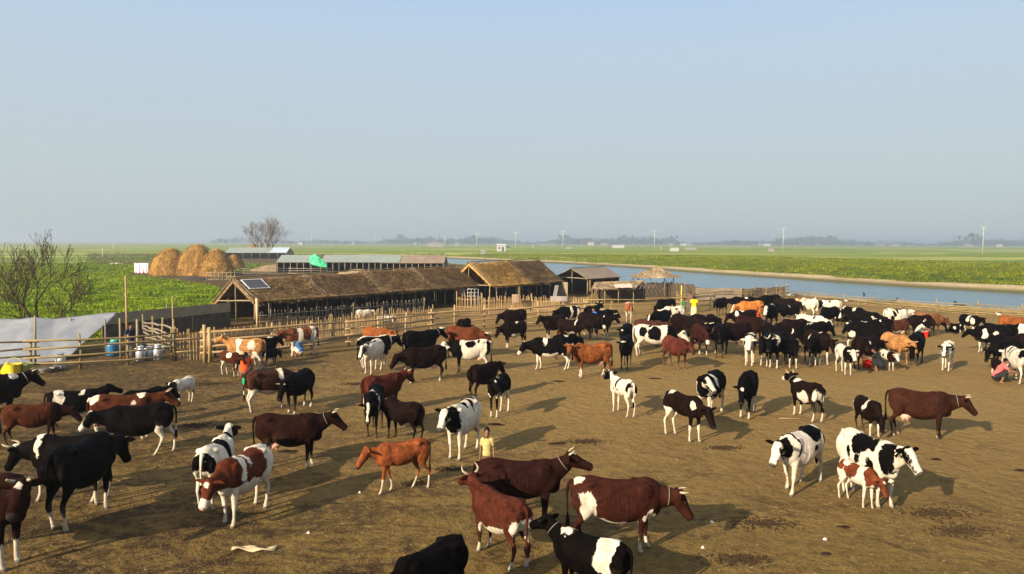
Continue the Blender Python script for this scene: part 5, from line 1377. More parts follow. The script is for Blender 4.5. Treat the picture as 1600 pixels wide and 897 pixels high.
cow('big white cow with black blotches facing right in mid paddock', (988,506,1078,558), -4, 'low', BLK, [('base',1),('T',.0,0,.98,.30,.26,-1),('T',-.48,0,1.08,.16,.15,-1),('T',-.20,0,1.30,.07,.05,-1),('front',.50,-1),('legs',.5,1)], group=GB, seed=25)
cow('reddish brown cow with its head behind its neighbours, facing right', (1034,523,1088,577), -12, 'level', (.055,.014,.008), [('fore',.06,1)], group=GB, points=.3, seed=26)
cow('dark bull with crescent horns in the middle of the crowd', (1046,489,1114,548), -28, 'low', DBR, [], horns=2, bull=True, group=GC)
cow('dark brown cow lined up right of the crescent-horned bull', (1082,490,1128,532), 4, 'low', DBR, [('T',.1,0,1.33,.05,.03,1)], group=GC)
cow('maroon cow with a white muzzle in front of the crescent-horned bull', (1080,504,1116,556), -56, 'low', (.02,.006,.004), [('muzz',1),L(.2)], group=GC)
cow('black cow facing the camera right of the maroon one', (1112,504,1137,560), 266, 'level', BLK, [('hind',.5,1)], group=GC)
cow('dark cow with a white hind stocking facing left in the crowd', (1121,502,1164,552), 178, 'low', DBR, [('hind',.45,1)], group=GC)
cow('black cow standing alone before the straw fence', (1112,464,1137,493), 215, 'low', BLK, [], group=GC)
cow('long dark back right behind the orange cow', (1130,463,1182,494), 180, 'low', BLK, [('T',-.2,0,1.3,.1,.05,1)], group=GC)
cow('bright orange cow by the crouching person in red', (1141,469,1194,506), 180, 'low', (.30,.10,.022), [('muzz',1),('blaze',.05,1)], udder=True, group=GC)
cow('black and white cow facing left below the orange cow', (1131,483,1182,520), 180, 'low', DBR, [('T',.6,0,1.1,.14,.25,1),('T',.15,0,1.33,.2,.05,1),L(.5)], group=GC)
cow('dark red-brown cow with an udder in the thick of the crowd', (1150,492,1206,540), 2, 'low', MAR, [BEL], udder=True, group=GC, points=.4)
cow('black cow furthest back near the river bend', (1179,460,1220,488), 182, 'low', BLK, [], group=GC)
cow('dark brown cow right of the furthest black one', (1208,464,1256,497), -2, 'low', DBR, [], group=GC)
cow('cow with a long white face looking at the camera', (1188,472,1218,515), 266, 'level', BLK, [('blaze',.075,1),('face',1),('T',.1,0,1.35,.3,.08,1)], group=GC)
cow('black cow with white spots under the dark brown back', (1208,475,1250,508), 182, 'low', BLK, [('blaze',.05,1),('T',.1,0,1.3,.05,.12,1),BEL,L(.5)], group=GC)
cow('tan and white cow by the river rails', (1240,465,1280,498), 160, 'level', TAN, [('base',1),('front',.6,-1),('rand',3,-1)], group=GC)
cow('white cow with small black spots against the river rails', (1262,468,1315,497), 180, 'low', BLK, [('base',1),('rand',3,-1),('T',-.1,0,1.2,.08,.08,-1),('T',.5,0,1.1,.15,.3,-1)], group=GC)
cow('black cow with a white foreleg in front of the white spotted one', (1276,478,1312,512), 200, 'graze', BLK, [('fore',.6,1)], group=GC)
cow('black and white calf lying down by the river rails', (1296,486,1330,504), 185, 'lie', BLK, [('rand',3,1)], group='resting cattle')
cow('dark brown back in the second row right of the udder cow', (1209,497,1260,540), 180, 'low', DBR, [], group=GC)
cow('white cow with one black spot on its shoulder', (1244,490,1304,532), -4, 'low', BLK, [('base',1),('T',.25,0,1.2,.07,.10,-1),('head',-1),('blaze',.05,1)], group=GC)
cow('black cow with a white flank line, facing right under the one-spot cow', (1258,501,1298,545), 4, 'low', BLK, [('T',-.4,0,1.25,.2,.05,1)], group=GC)
cow('glossy black cow across the crowd centre', (1190,506,1258,556), 2, 'low', BLK, [('T',.78,0,1.2,.04,.1,1)], group=GC)
cow('thin white and black calf facing the camera at the crowd edge', (1158,519,1182,573), 262, 'level', BLK, [('base',1),('blaze',.05,1),('T',.5,0,1.0,.2,.25,-1),('T',-.2,0,1.2,.3,.15,-1)], calf=True, group=GC)
cow('black cow with white shins between the thin calf and the bull', (1178,518,1212,574), 240, 'low', BLK, [L(.5)], group=GC)
cow('horned black bull with a reddish back facing the camera', (1190,517,1232,577), 252, 'level', BLK, [('fore',.35,1),('T',.65,0,1.15,.1,.2,1)], horns=2, bull=True, group=GC)
cow('black cow with white forelegs right of the horned bull', (1226,523,1254,577), 262, 'low', BLK, [('fore',.45,1)], group=GC)
cow('bluish black cow facing the camera at the right end of the crowd', (1256,522,1286,572), 250, 'level', BLK, [L(.4)], group=GC)
cow('dark cow with a white stripe along its back at the crowd edge', (1258,514,1308,571), -26, 'low', DBR, [('T',.25,0,1.34,.16,.07,1),('fore',.5,1),('T',-.2,0,1.1,.05,.12,1)], group=GC)
cow('small white calf with round black spots', (1304,536,1344,587), -22, 'level', BLK, [('base',1),('T',-.40,0,1.05,.08,.08,-1),('T',-.3,0,.8,.09,.08,-1),('front',.35,-1),('T',-.68,0,.9,.06,.12,-1),('legs',.6,1)], calf=True, group=GB, seed=29)
cow('dark brown milk cow above the red bucket', (1330,524,1388,578), 4, 'low', DBR, [('T',-.1,0,1.1,.04,.08,1)], udder=True, group=GB)
cow('pale tan horned cow facing right beside the dark milk cow', (1376,518,1436,570), -6, 'low', (.22,.10,.034), [], horns=1, group=GB)
cow('small white calf with brown patches under the tan cow', (1373,545,1408,580), -12, 'level', MAR, [('base',1),('front',.3,-1),('T',-.1,0,1.0,.12,.12,-1),('legs',.6,1)], calf=True, group=GB)
cow('black cow with its head down right of the tan cow', (1413,517,1446,572), 252, 'graze', BLK, [], group=GB)
cow('long black cow facing right above the dark milk cow', (1324,502,1396,554), 2, 'low', BLK, [('T',-.5,0,.8,.2,.12,1),('hind',.6,1)], group=GC)
cow('black cow facing left with a white face mark behind the long black one', (1323,500,1372,548), 182, 'level', BLK, [('poll',1),('T',.2,0,1.33,.2,.06,1)], group=GC)
cow('black and white cow between two dark ones on the right', (1348,496,1390,534), 178, 'low', BLK, [('T',-.1,0,1.15,.08,.12,1),('T',.35,0,1.3,.12,.06,1)], group=GC)
cow('brown cow with a white neck band in the right group', (1376,498,1416,534), 178, 'low', (.035,.012,.007), [('neck',1),BEL], udder=True, group=GC)
cow('black cow spanning the back of the right group', (1328,485,1392,526), 2, 'low', BLK, [('T',.5,0,1.1,.05,.05,1)], group=GC)
cow('black and white cow behind, left of the spotted one on the right', (1314,478,1362,514), 2, 'low', BLK, [('T',.2,0,1.25,.12,.22,1),('T',-.6,0,1.3,.12,.12,1)], group=GC)
cow('white cow finely spotted with black, right of the back row', (1387,481,1424,520), 4, 'level', BLK, [('base',1),('rand',7,-1),('legs',.6,1)], group=GC)
cow('dark brown cow with a man milking at its side on the right', (1410,491,1457,526), 182, 'low', DBR, [('T',-.2,0,1.1,.05,.06,1)], group=GC)
cow('light brown cow with a dark head near the river rails', (1428,487,1486,524), -4, 'low', (.12,.05,.02), [], group=GC, points=.6)
cow('black and white cow lying on the ground before the river rails', (1464,502,1508,520), 176, 'lie', BLK, [('T',.5,0,1.0,.12,.3,1),('T',-.1,0,.95,.1,.12,1)], group='resting cattle')
cow('black cow with white patches standing right of the resting one', (1498,490,1542,524), -30, 'level', BLK, [('T',.1,0,1.1,.12,.24,1),('T',.5,0,.95,.15,.2,1),L(.6)], group=GC)
cow('black and white cow facing left in the right-hand group', (1502,512,1580,554), 182, 'level', BLK, [('T',.3,0,1.1,.14,.25,1),('T',-.25,0,1.15,.12,.09,1),('legs',.6,1),('star',1)], group=GC)
cow('long black back in the middle of the right-hand group', (1520,504,1586,550), 178, 'low', BLK, [], group=GC)
cow('orange cow at the right edge, only its back in view', (1560,492,1630,534), 2, 'level', ORA, [], group=GC)
cow('white and black cow cut by the right edge', (1564,505,1640,555), 178, 'level', BLK, [('base',1),('rand',4,-1),('front',.5,-1)], group=GC)
cow('black cow with its head down in the right-hand group', (1542,528,1590,576), 190, 'graze', BLK, [], group=GC)
cow('black and brown cow with pale legs at the right edge', (1574,520,1640,575), 178, 'low', DBR, [('rump',-.4,1),L(.5)], group=GC)
cow('white cow with a dark rump by the person in pink', (1558,540,1616,603), 132, 'low', BLK, [('base',1),('T',-.70,0,1.2,.12,.22,-1),('T',.15,0,1.25,.05,.25,-1),('T',.4,0,1.3,.06,.2,-1),('front',.65,-1),('legs',.8,1)], group=GB, seed=31)
cow('dark calf with pale legs left of the person in pink', (1543,558,1566,594), 100, 'level', DBR, [L(.6)], calf=True, group=GB)
cow('white calf with black cheeks standing alone on the right', (1464,531,1492,581), 258, 'level', BLK, [('base',1),('head',-1),('blaze',.05,1),('T',.3,0,1.1,.3,.18,-1),('legs',.8,1)], calf=True, group=GB)
cow('white calf with black spots walking away left of the dark calf', (943,578,996,653), 152, 'up', BLK, [('base',1),('head',-1),('T',.1,0,1.2,.07,.2,-1),('T',.0,0,.9,.05,.08,-1),('T',.35,0,.9,.06,.12,-1),('T',-.72,0,1.1,.09,.2,-1),('legs',.9,1)], calf=True, group=GB, seed=33)
cow('dark calf with white legs looking down at the camera', (1036,608,1120,692), -22, 'low', DBR, [('legs',.52,1),('hind',.85,1),('T',.62,-1,1.1,.08,.10,1),('T',-.55,0,1.34,.10,.05,1)], calf=True, group=GB, seed=34)
cow('black and white cow facing the camera behind the dark calf', (1088,576,1134,655), 256, 'left', BLK, [('T',.2,0,1.2,.10,.3,1),('face',1),('T',.6,0,.9,.15,.2,1),('legs',.7,1)], group=GB, seed=35)
cow('black bull facing the camera right of the dark calf', (1144,577,1186,656), 262, 'low', BLK, [('fore',.22,1),('hind',.5,1),('star',1)], bull=True, group=GB, seed=36)
cow('dark brown cow with a white belly walking away in mid paddock', (1222,580,1291,660), 136, 'up', DBR, [('T',-.15,0,.85,.24,.24,1),('T',.45,0,1.33,.14,.06,1),('legs',.35,1),('T',-.75,0,.8,.08,.3,1),('muzz',1)], horns=1, collar=1, group=GB, seed=37)
cow('small dark cow with a white shoulder patch left of the long brown bull', (1332,616,1391,684), -52, 'graze', DBR, [('T',.15,0,1.1,.09,.22,1),('fore',.5,1),('T',-.74,0,.9,.1,.25,1)], group=GB, seed=38)
cow('long dark brown cow with a collar standing alone on the right', (1382,605,1528,688), 0, 'level', (.022,.0075,.0042), [L(.05)], horns=1, collar=1, udder=True, group=GB, points=.35, seed=39)
cow('black and white heifer striding towards the camera on the right', (1196,662,1288,776), 226, 'walk', BLK, [('base',1),('head',-1),('face',1),('front',.50,-1),('T',.66,0,1.0,.10,.35,1),('T',-.30,0,1.22,.27,.20,-1),('T',-.12,1,.85,.14,.15,-1),('T',-.72,0,1.1,.08,.2,-1),('legs',.9,1)], group=GA, seed=43)
cow('large white cow with black blotches, calf at her side', (1306,667,1442,795), -24, 'stand', BLK, [('base',1),('T',.0,0,1.22,.27,.21,-1),('T',-.28,-1,.95,.07,.10,-1),('T',.28,-1,.85,.09,.16,-1),('T',.33,0,1.24,.13,.13,-1),('T',.02,-1,.90,.08,.12,-1),('T',.70,0,1.05,.14,.38,-1),('head',-1),('face',1),('legs',.5,1)], group=GA, seed=44, udder=True)
cow('red and white calf standing close to the large white cow', (1308,716,1390,796), -14, 'low', (.08,.02,.008), [('base',1),('T',-.12,0,1.12,.34,.26,-1),('T',-.62,0,1.2,.16,.14,-1),('T',-.35,0,1.30,.12,.06,1),('head',-1),('front',.55,-1),('star',1),('legs',.80,1)], calf=True, group=GA, seed=45)
cow('cream cow lying in the yard behind the rail fence', (556,483,588,504), 4, 'level', (.62,.45,.25), [('base',1)], group='cattle in the shed yard')
cow('pale spotted calf standing in the shed yard', (584,492,622,512), 184, 'level', MAR, [('base',1),('rand',4,-1)], calf=True, group='cattle in the shed yard')
# green ribbon
x, y = P(383, 640); o = [q for q in C.objects if q.get('label','').startswith('brown and white cow wearing')][0]
m = MB(); m.ell((-.87, .0, 1.05), (.05, .07, .13)); m.build('ribbon', plain('green_ribbon', (.01,.28,.12), .7, .2), o)

# ================================================================== people
SKIN = plain('brown_skin', (.18, .085, .045), .6, .15, 8, .3)
HAIR = plain('black_hair', (.006, .005, .005), .8, .2, 20, .05)
def cloth(name, c): return plain(name, c, .9, .22, 5, .1, 0, .3)
def remesh(m, name, res, it=4):
    ob = link('t', m.mesh('t')); md = ob.modifiers.new('r', 'REMESH'); md.mode = 'VOXEL'; md.voxel_size = res; md.use_smooth_shade = True
    ms = ob.modifiers.new('s', 'SMOOTH'); ms.factor = .5; ms.iterations = it
    dg = bpy.context.evaluated_depsgraph_get(); dg.update(); ev = bpy.data.meshes.new_from_object(ob.evaluated_get(dg)); bpy.data.objects.remove(ob); ev.name = name; smooth(ev); return ev
def person(label, px, py, face, pose, shirt, lower, scale=1.0, wrap=False, cap=None, group='people among the cattle'):
    """joints in metres for a 1.65 m tall adult, x forward"""
    if pose == 'stand':
        J = dict(pel=(0,0,.90), ch=(0,0,1.24), nk=(.0,0,1.42), hd=(.02,0,1.545), hip=.09, kn=[(.03,.10,.48),(-.01,-.10,.48)], an=[(.02,.11,.07),(-.04,-.11,.07)],
                 sh=.175, shz=1.36, el=[(-.02,.24,1.10),(-.02,-.24,1.10)], wr=[(.10,.25,.88),(.08,-.25,.87)])
    elif pose == 'lean':
        J = dict(pel=(0,0,.90), ch=(.06,0,1.22), nk=(.10,0,1.39), hd=(.15,0,1.51), hip=.09, kn=[(.06,.10,.48),(-.04,-.10,.48)], an=[(.06,.11,.07),(-.10,-.11,.07)],
                 sh=.175, shz=1.33, el=[(.16,.24,1.12),(.10,-.26,1.08)], wr=[(.34,.16,1.20),(.26,-.22,.98)])
    else:
        J = dict(pel=(-.16,0,.26), ch=(.02,0,.58), nk=(.12,0,.76), hd=(.19,0,.875), hip=.10, kn=[(.24,.20,.50),(.24,-.20,.50)], an=[(.02,.17,.07),(.02,-.17,.07)],
                 sh=.17, shz=.71, el=[(.32,.21,.50),(.32,-.21,.50)], wr=[(.52,.09,.46),(.52,-.09,.42)])
    A = lambda q: np.array(q, float)
    pel, ch, nk, hd = A(J['pel']), A(J['ch']), A(J['nk']), A(J['hd'])
    sh = [A((ch[0]+(nk[0]-ch[0])*.6, s*J['sh'], J['shz'])) for s in (1, -1)]
    hp = [pel+A((0, s*J['hip'], -.02)) for s in (1, -1)]
    b = MB()
    def torso(m, e):
        pts = [pel-A((0,0,.08)), pel+A((0,0,.04)), pel*.5+ch*.5, ch+A((0,0,.02)), nk-A((0,0,.07)), nk-A((0,0,.015))]
        rs = []
        ws = [(.10,.14),(.115,.155),(.10,.135),(.115,.165),(.085,.15),(.05,.06)]
        for i, (q, (a, w)) in enumerate(zip(pts, ws)):
            t = pts[min(i+1,5)]-pts[max(i-1,0)]; t = t/np.linalg.norm(t); sd = A((0,1,0)); u = np.cross(t, sd); n = np.linspace(0, 2*math.pi, 16, endpoint=False)
            rs.append(q+np.cos(n)[:,None]*sd*(w+e)+np.sin(n)[:,None]*u*(a+e))
        m.rings(rs)
    torso(b, 0)
    b.tube([nk-A((0,0,.05)), nk+(hd-nk)*.5], [.052, .048], 10)
    kd = 1.32 if scale < .9 else 1.0
    if kd > 1: hd = hd+A((0,0,.03))
    b.ell(hd, (.088*kd, .072*kd, .108*kd)); b.ell(hd+A((.045,0,-.045))*kd if kd == 1 else hd+A((.055,0,-.055)), (.05*kd,.048*kd,.05*kd)); b.ell(hd+A((.092,0,-.012)), (.022,.014,.022), None, 8, 6)
    for s in (-1, 1): b.ell(hd+A((-.005, s*.074, -.01)), (.02,.012,.03), None, 8, 6)
    for k in (0, 1):
        s = 1-2*k
        b.tube([sh[k]*.7+nk*.3, sh[k], A(J['el'][k]), A(J['wr'][k])], [.05,.052,.040,.026], 10)
        wv = A(J['wr'][k]); d = wv-A(J['el'][k]); d /= np.linalg.norm(d); b.ell(wv+d*.05, (.035,.03,.042), None, 10, 8)
        b.tube([hp[k], hp[k]*.4+A(J['kn'][k])*.6, A(J['kn'][k]), (A(J['kn'][k])+A(J['an'][k]))/2+A((-.02,0,.03)), A(J['an'][k])], [.095,.075,.056,.052,.034], 10)
        an = A(J['an'][k]); b.tube([an+A((-.05,0,-.03)), an+A((.02,0,-.03)), an+A((.10,0,-.045)), an+A((.15,0,-.05))], [.032,.038,.032,.018], 8, 1.1)
    bm_ = remesh(b, 'body', .0135, 3)
    # fingers rooted in the palm
    x = MB(); V = np.empty(len(bm_.vertices)*3); bm_.vertices.foreach_get('co', V); x.add(V.reshape(-1,3), [tuple(q.vertices) for q in bm_.polygons])
    for k in (0, 1):
        wv = A(J['wr'][k]); d = wv-A(J['el'][k]); d /= np.linalg.norm(d); sd = np.cross(d, (0,0,1.0)) if abs(d[2]) < .9 else A((1,0,0)); sd = sd/np.linalg.norm(sd); u = np.cross(sd, d)
        for f, (o_, L_) in enumerate(((-.024,.062),(-.008,.074),(.008,.07),(.022,.056))):
            p0 = wv+d*.065+sd*o_; x.tube([p0, p0+d*L_*.5-u*.008, p0+d*L_*.8-u*.028], [.0095,.009,.007], 6)
        p0 = wv+d*.03+sd*-.028; x.tube([p0, p0-sd*.03+d*.03, p0-sd*.03+d*.055], [.011,.010,.007], 6)
    for s in (-1, 1): pass
    gx, gy = P(px, py); ang = R(face)-math.atan2(gx, gy)
    root = empty('person', (gx, gy, 0), ang, label, 'person', group); root.scale = (scale*(.86 if scale < .9 else 1), scale*(.82 if scale < .9 else 1), scale)
    body = link('body', x.mesh('body'), SKIN, root)
    e = MB()
    for s in (-1, 1): e.ell(hd+A((.078, s*.028, .012)), (.010,.013,.008), None, 8, 6)
    h = MB(); h.ell(hd+A((-.024*kd,0,.038*kd)), (.094*kd,.082*kd,.096*kd)); 
    hair = link('hair', remesh(h, 'hair', .015, 2), HAIR, root)
    if cap: c = MB(); c.ell(hd+A((-.018,0,.05)), (.098,.086,.088)); c.build('cap', cap, root)
    for s in (-1, 1):
        e = MB(); e.ell(hd+A((.080*kd, s*.028*kd, .008)), (.010,.014*kd,.008*kd), None, 8, 6); e.build('eye', HAIR, root)
    # shirt
    m = MB(); torso(m, .018)
    for k in (0, 1): m.tube([sh[k]*.6+nk*.4, sh[k], sh[k]*.35+A(J['el'][k])*.65], [.07,.074,.064], 12)
    link('shirt', remesh(m, 'shirt', .016, 4), shirt, root)
    # lower garment
    m = MB(); m.ell(pel+A((0,0,-.03)), (.135,.175,.13))
    for k in (0, 1):
        if wrap: m.tube([hp[k]*.9+pel*.1, A(J['kn'][k]), A(J['kn'][k])*.45+A(J['an'][k])*.55], [.125,.118,.11], 12)
        else: m.tube([hp[k], A(J['kn'][k]), A(J['kn'][k])*.15+A(J['an'][k])*.85], [.115,.078,.062], 12)
    if wrap and pose != 'squat': m.tube([pel, (0,0,.5), (0,0,.22)], [.15,.16,.17], 16)
    link('wrap_skirt' if wrap else 'trousers', remesh(m, 'trousers', .018, 3), lower, root)
    return root
person('man in a dark navy shirt standing at the fence behind the milk cans', 205, 563, -60, 'stand', cloth('navy_shirt', (.02,.022,.05)), cloth('grey_checked_wrap', (.14,.11,.09)), 1.02, True)
person('boy in a pale yellow shirt behind the huge dark maroon cow', 761, 757, -95, 'stand', cloth('pale_yellow_shirt', (.42,.35,.13)), cloth('brown_shorts', (.12,.07,.04)), .76)
person('person in a bright orange shirt crouching beside the red and white calf', 383, 589, 75, 'squat', cloth('orange_shirt', (.68,.075,.012)), cloth('dull_brown_wrap', (.16,.09,.06)), 1.0, True)
person('person in a blue shirt crouching to milk the white-banded brown cow', 467, 557, 130, 'squat', cloth('blue_shirt', (.045,.115,.28)), cloth('pale_wrap', (.50,.40,.33)), 1.0, True)
person('person in bright blue bending behind the black cows before the lean-to', 931, 524, 200, 'lean', cloth('bright_blue_shirt', (.02,.13,.55)), cloth('dark_wrap', (.03,.03,.04)), 1.02)
person('person in blue crouching right of the plump black cow', 1055, 497, 190, 'squat', cloth('royal_blue_shirt', (.015,.06,.35)), cloth('dark_blue_wrap', (.02,.03,.09)), 1.05, True)
person('person in a green and black shirt standing near the gazebo fence', 1068, 503, 190, 'stand', cloth('dark_green_shirt', (.02,.14,.085)), cloth('black_trousers', (.015,.015,.018)), 1.02)
person('person in a yellow shirt and pale wrap seen from behind', 1084, 499, 95, 'stand', cloth('bright_yellow_shirt', (.75,.60,.01)), cloth('cream_wrap', (.60,.52,.28)), 1.02, True)
person('person in red crouching by the bright orange cow', 1182, 506, 200, 'squat', cloth('red_orange_shirt', (.75,.06,.02)), cloth('maroon_wrap', (.20,.04,.03)), 1.0, True)
person('man with a pale cap crouching with a red bucket near the river', 1436, 526, 10, 'squat', cloth('pale_grey_shirt', (.48,.46,.36)), cloth('dark_grey_wrap', (.06,.06,.07)), 1.0, True, cap=cloth('pale_cap', (.60,.60,.52)))
person('person in dark clothes crouching beside the red bucket and dark milk cow', 1372, 579, 170, 'squat', cloth('black_shirt', (.015,.018,.02)), cloth('black_wrap', (.02,.02,.025)), 1.0, True)
person('person in a pink-red shirt crouching beside the white cow at the right', 1562, 598, 10, 'squat', cloth('pink_red_shirt', (.72,.11,.11)), cloth('black_wrap_cloth', (.02,.02,.02)), 1.0, True)
person('person half hidden behind the gazebo fence beside the yellow post', 1078, 489, 200, 'stand', cloth('brown_plaid_shirt', (.16,.09,.07)), cloth('grey_trousers', (.10,.09,.08)), 1.0)

# ================================================================== buckets, cans, barrels
def vessel(label, px, py, prof, mat, name, cat, group=None, extra=None, z=0, tilt=None):
    x, y = P(px, py, z); a = np.linspace(0, 2*math.pi, 24, endpoint=False); m = MB()
    m.rings([np.stack([r*np.cos(a), r*np.sin(a), np.full(24, h)], 1) for r, h in prof]); r = empty(name, (x, y, z), 0, label, cat, group)
    if tilt: r.rotation_euler = tilt
    m.build('shell', mat, r); 
    if extra: extra(r)
    return r
def rimhandle(mat, R_, H):
    def f(r):
        m = MB(); w = np.linspace(0, 2*math.pi, 25); m.tube([(R_*math.cos(q), R_*math.sin(q), H) for q in w], .012, 6, cap=False); m.build('rim', mat, r)
        m = MB(); w = np.linspace(0, math.pi, 13); m.tube([(R_*math.cos(q), .04, H+.02+R_*.8*math.sin(q)) for q in w], .008, 5); m.build('handle', mat, r)
    return f
BK = [(.12,.0),(.125,.01),(.15,.28),(.155,.29),(.14,.28),(.115,.03)]
REDP = plain('red_plastic', (.70,.02,.012), .4, .08, 3, .5); YELP = plain('yellow_plastic', (.72,.56,.02), .45, .08, 3, .5); GRNP = plain('olive_plastic', (.26,.28,.08), .5, .1, 3, .4)
ALU = plain('milk_can_aluminium', (.55,.57,.60), .35, .15, 4, .5, .6); BLUEP = plain('blue_barrel_plastic', (.02,.13,.26), .4, .15, 3, .5)
vessel('red bucket on the ground between the spotted calves', 1355, 575, [(r*1.45, h*1.45) for r, h in BK], REDP, 'bucket', 'bucket', 'buckets', rimhandle(WHITEP, .225, .42))
vessel('red bucket held by the crouching man with the cap', 1445, 527, [(r*1.3, h*1.3) for r, h in BK], REDP, 'bucket', 'bucket', 'buckets', rimhandle(WHITEP, .20, .37))
vessel('yellow bucket with a yellow cloth over it at the left edge', 22, 585, [(r*1.9, h*1.5) for r, h in BK], YELP, 'bucket', 'bucket', 'buckets', rimhandle(YELP, .295, .43))
pile('crumpled bright yellow cloth lying over the yellow bucket', 12, 583, .50, .50, cloth('yellow_cloth', (.60,.47,.02)), 'cloth', 'yellow_cloth', 31)
vessel('olive green tub beside the yellow bucket', 43, 583, [(.20,0),(.22,.02),(.25,.40),(.26,.42),(.24,.40),(.18,.05)], GRNP, 'tub', 'tub', 'tubs and basins')
for k, (px, py, r_) in enumerate(((72, 582, .30), (84, 579, .26))):
    vessel(('wide shallow grey basin right of the olive tub', 'smaller shallow basin just behind the wide one')[k], px, py, [(r_*.6,0),(r_*.7,.01),(r_,.17),(r_*1.05,.18),(r_*.96,.16),(r_*.6,.03)], plain('dull_steel', (.35,.31,.26), .5, .2, 3, .4), 'basin', 'basin', 'tubs and basins')
def can(label, px, py, s=1.0, mat=ALU):
    def ex(r):
        a = np.linspace(0, 2*math.pi, 20, endpoint=False); m = MB(); m.rings([np.stack([q*np.cos(a)*s, q*np.sin(a)*s, np.full(20, h*s)], 1) for q, h in ((.12,.565),(.135,.57),(.135,.61),(.09,.63),(.03,.65))]); m.build('lid', ALU, r)
        for t in (-1, 1): m = MB(); m.tube([(t*.16*s,0,.40*s),(t*.25*s,0,.42*s),(t*.25*s,0,.50*s),(t*.12*s,0,.53*s)], .014*s, 6); m.build('handle', ALU, r)
    return vessel(label, px, py, [(q*s, h*s) for q, h in ((.17,0),(.185,.02),(.19,.38),(.17,.46),(.115,.52),(.115,.57))], mat, 'milk_can', 'milk can', 'aluminium milk cans by the fence', ex)
can('milk can nearest the standing man', 220, 564, 1.12); can('middle milk can of the three by the man', 234, 562, 1.0); can('milk can at the right end of the three, in the sun', 247, 562, 1.15)
can('pale milk can standing alone behind the left fence', 95, 575, 1.05, plain('pale_can_paint', (.60,.58,.52), .5, .1, 3, .4))
vessel('blue barrel lying behind the fence left of the standing man', 176, 556, [(.20,0),(.27,.02),(.29,.1),(.28,.3),(.29,.5),(.27,.62),(.2,.64)], BLUEP, 'barrel', 'barrel', None, None, 0).rotation_euler = (0, 0, .3)
vessel('green lidded tub behind the blue barrel', 180, 553, [(.16,0),(.2,.02),(.21,.66),(.20,.72),(.1,.74)], plain('teal_plastic', (.03,.26,.16), .4, .1, 3, .5), 'tub', 'tub', 'tubs and basins')

# ================================================================== dung, litter, birds
DUNG = plain('wet_dung', (.030,.017,.010), .9, .35, 12, .05, 0, .8); DUNGD = plain('strawy_dung', (.036,.022,.011), .9, .5, 14, .1, 0, 1.0)
dl = [(868,693,.75,0,'flat dark cowpat above the dark maroon cow'),(775,664,.9,0,'wide dark cowpat right of the white heifer'),(1196,818,.95,1,'strawy dung patch right of the dark red cow'),(1320,824,.42,0,'oval cowpat below the large white cow'),(1465,802,1.4,1,'broad strawy dung patch right of the red and white calf'),(1464,718,.5,0,'small oval cowpat right of the large white cow'),(1592,735,.6,0,'dark cowpat at the right edge'),(705,733,.6,1,'thin dung smear left of the boy'),(450,706,.9,0,'dark cowpat between the dark brown cow and the red pied cow'),(300,665,1.1,1,'strawy dung patch above the red and white pied cow'),(330,600,1.3,1,'dung patch below the person in orange'),(872,596,.9,0,'cowpat below the shoulder-banded black cow'),(1020,592,.8,0,'cowpat below the big white blotched cow'),(915,690,.8,1,'dung scatter above the flat dark cowpat'),(1160,875,.8,1,'dung scatter at the bottom right of the dark red cow'),(1500,830,.9,1,'faint dung scatter in the lower right'),(1290,866,.3,0,'small damp spot in the lower right'),(650,756,.5,1,'dung scatter behind the orange calf'),(560,600,1.0,1,'dung patch right of the ribboned cow'),(1130,700,.7,1,'dung patch below the dark calf with white legs')]
def cowpat(label, px, py, w, ty, seed):
    x, y = P(px, py); g = np.random.default_rng(seed); m = MB()
    nb = 5 if ty == 0 else 1
    if ty == 0:      # wet pat: a few overlapping low lobes
        for i in range(6):
            a = g.uniform(0, 6.28); q = g.uniform(0, .22)*w; m.ell((q*math.cos(a)*1.4, q*math.sin(a)*.8, .004), (w*g.uniform(.13,.26)*1.3, w*g.uniform(.10,.18), .022), None, 14, 6)
        o = m.build('cowpat', DUNG, loc=(x, y, 0))
    else:            # dry trampled dung and straw: many small shreds
        n = 420
        for i in range(n):
            a = g.uniform(0, 6.28); q = abs(g.normal(0, .30))*w; c = np.array((q*math.cos(a)*1.5, q*math.sin(a)*.7, .006)); t = g.uniform(0, 3.14); L_ = g.uniform(.02, .06); d_ = np.array((math.cos(t), math.sin(t), 0))*L_; e_ = np.array((-math.sin(t), math.cos(t), 0))*g.uniform(.008, .02)
            m.add([c-d_-e_*.5, c+e_, c+d_, c-e_, c+np.array((0,0,.018))], [(0,3,4),(3,2,4),(2,1,4),(1,0,4)])
        o = m.build('dung_patch', DUNGD, sm=False, loc=(x, y, 0))
    if ty == 0: tag(o, label, 'dung', 'dung on the paddock')
    else: tag(o, kind='stuff')
for k, (px, py, w, ty, lab) in enumerate(dl): cowpat(lab, px, py, w*.8, ty, 100+k)
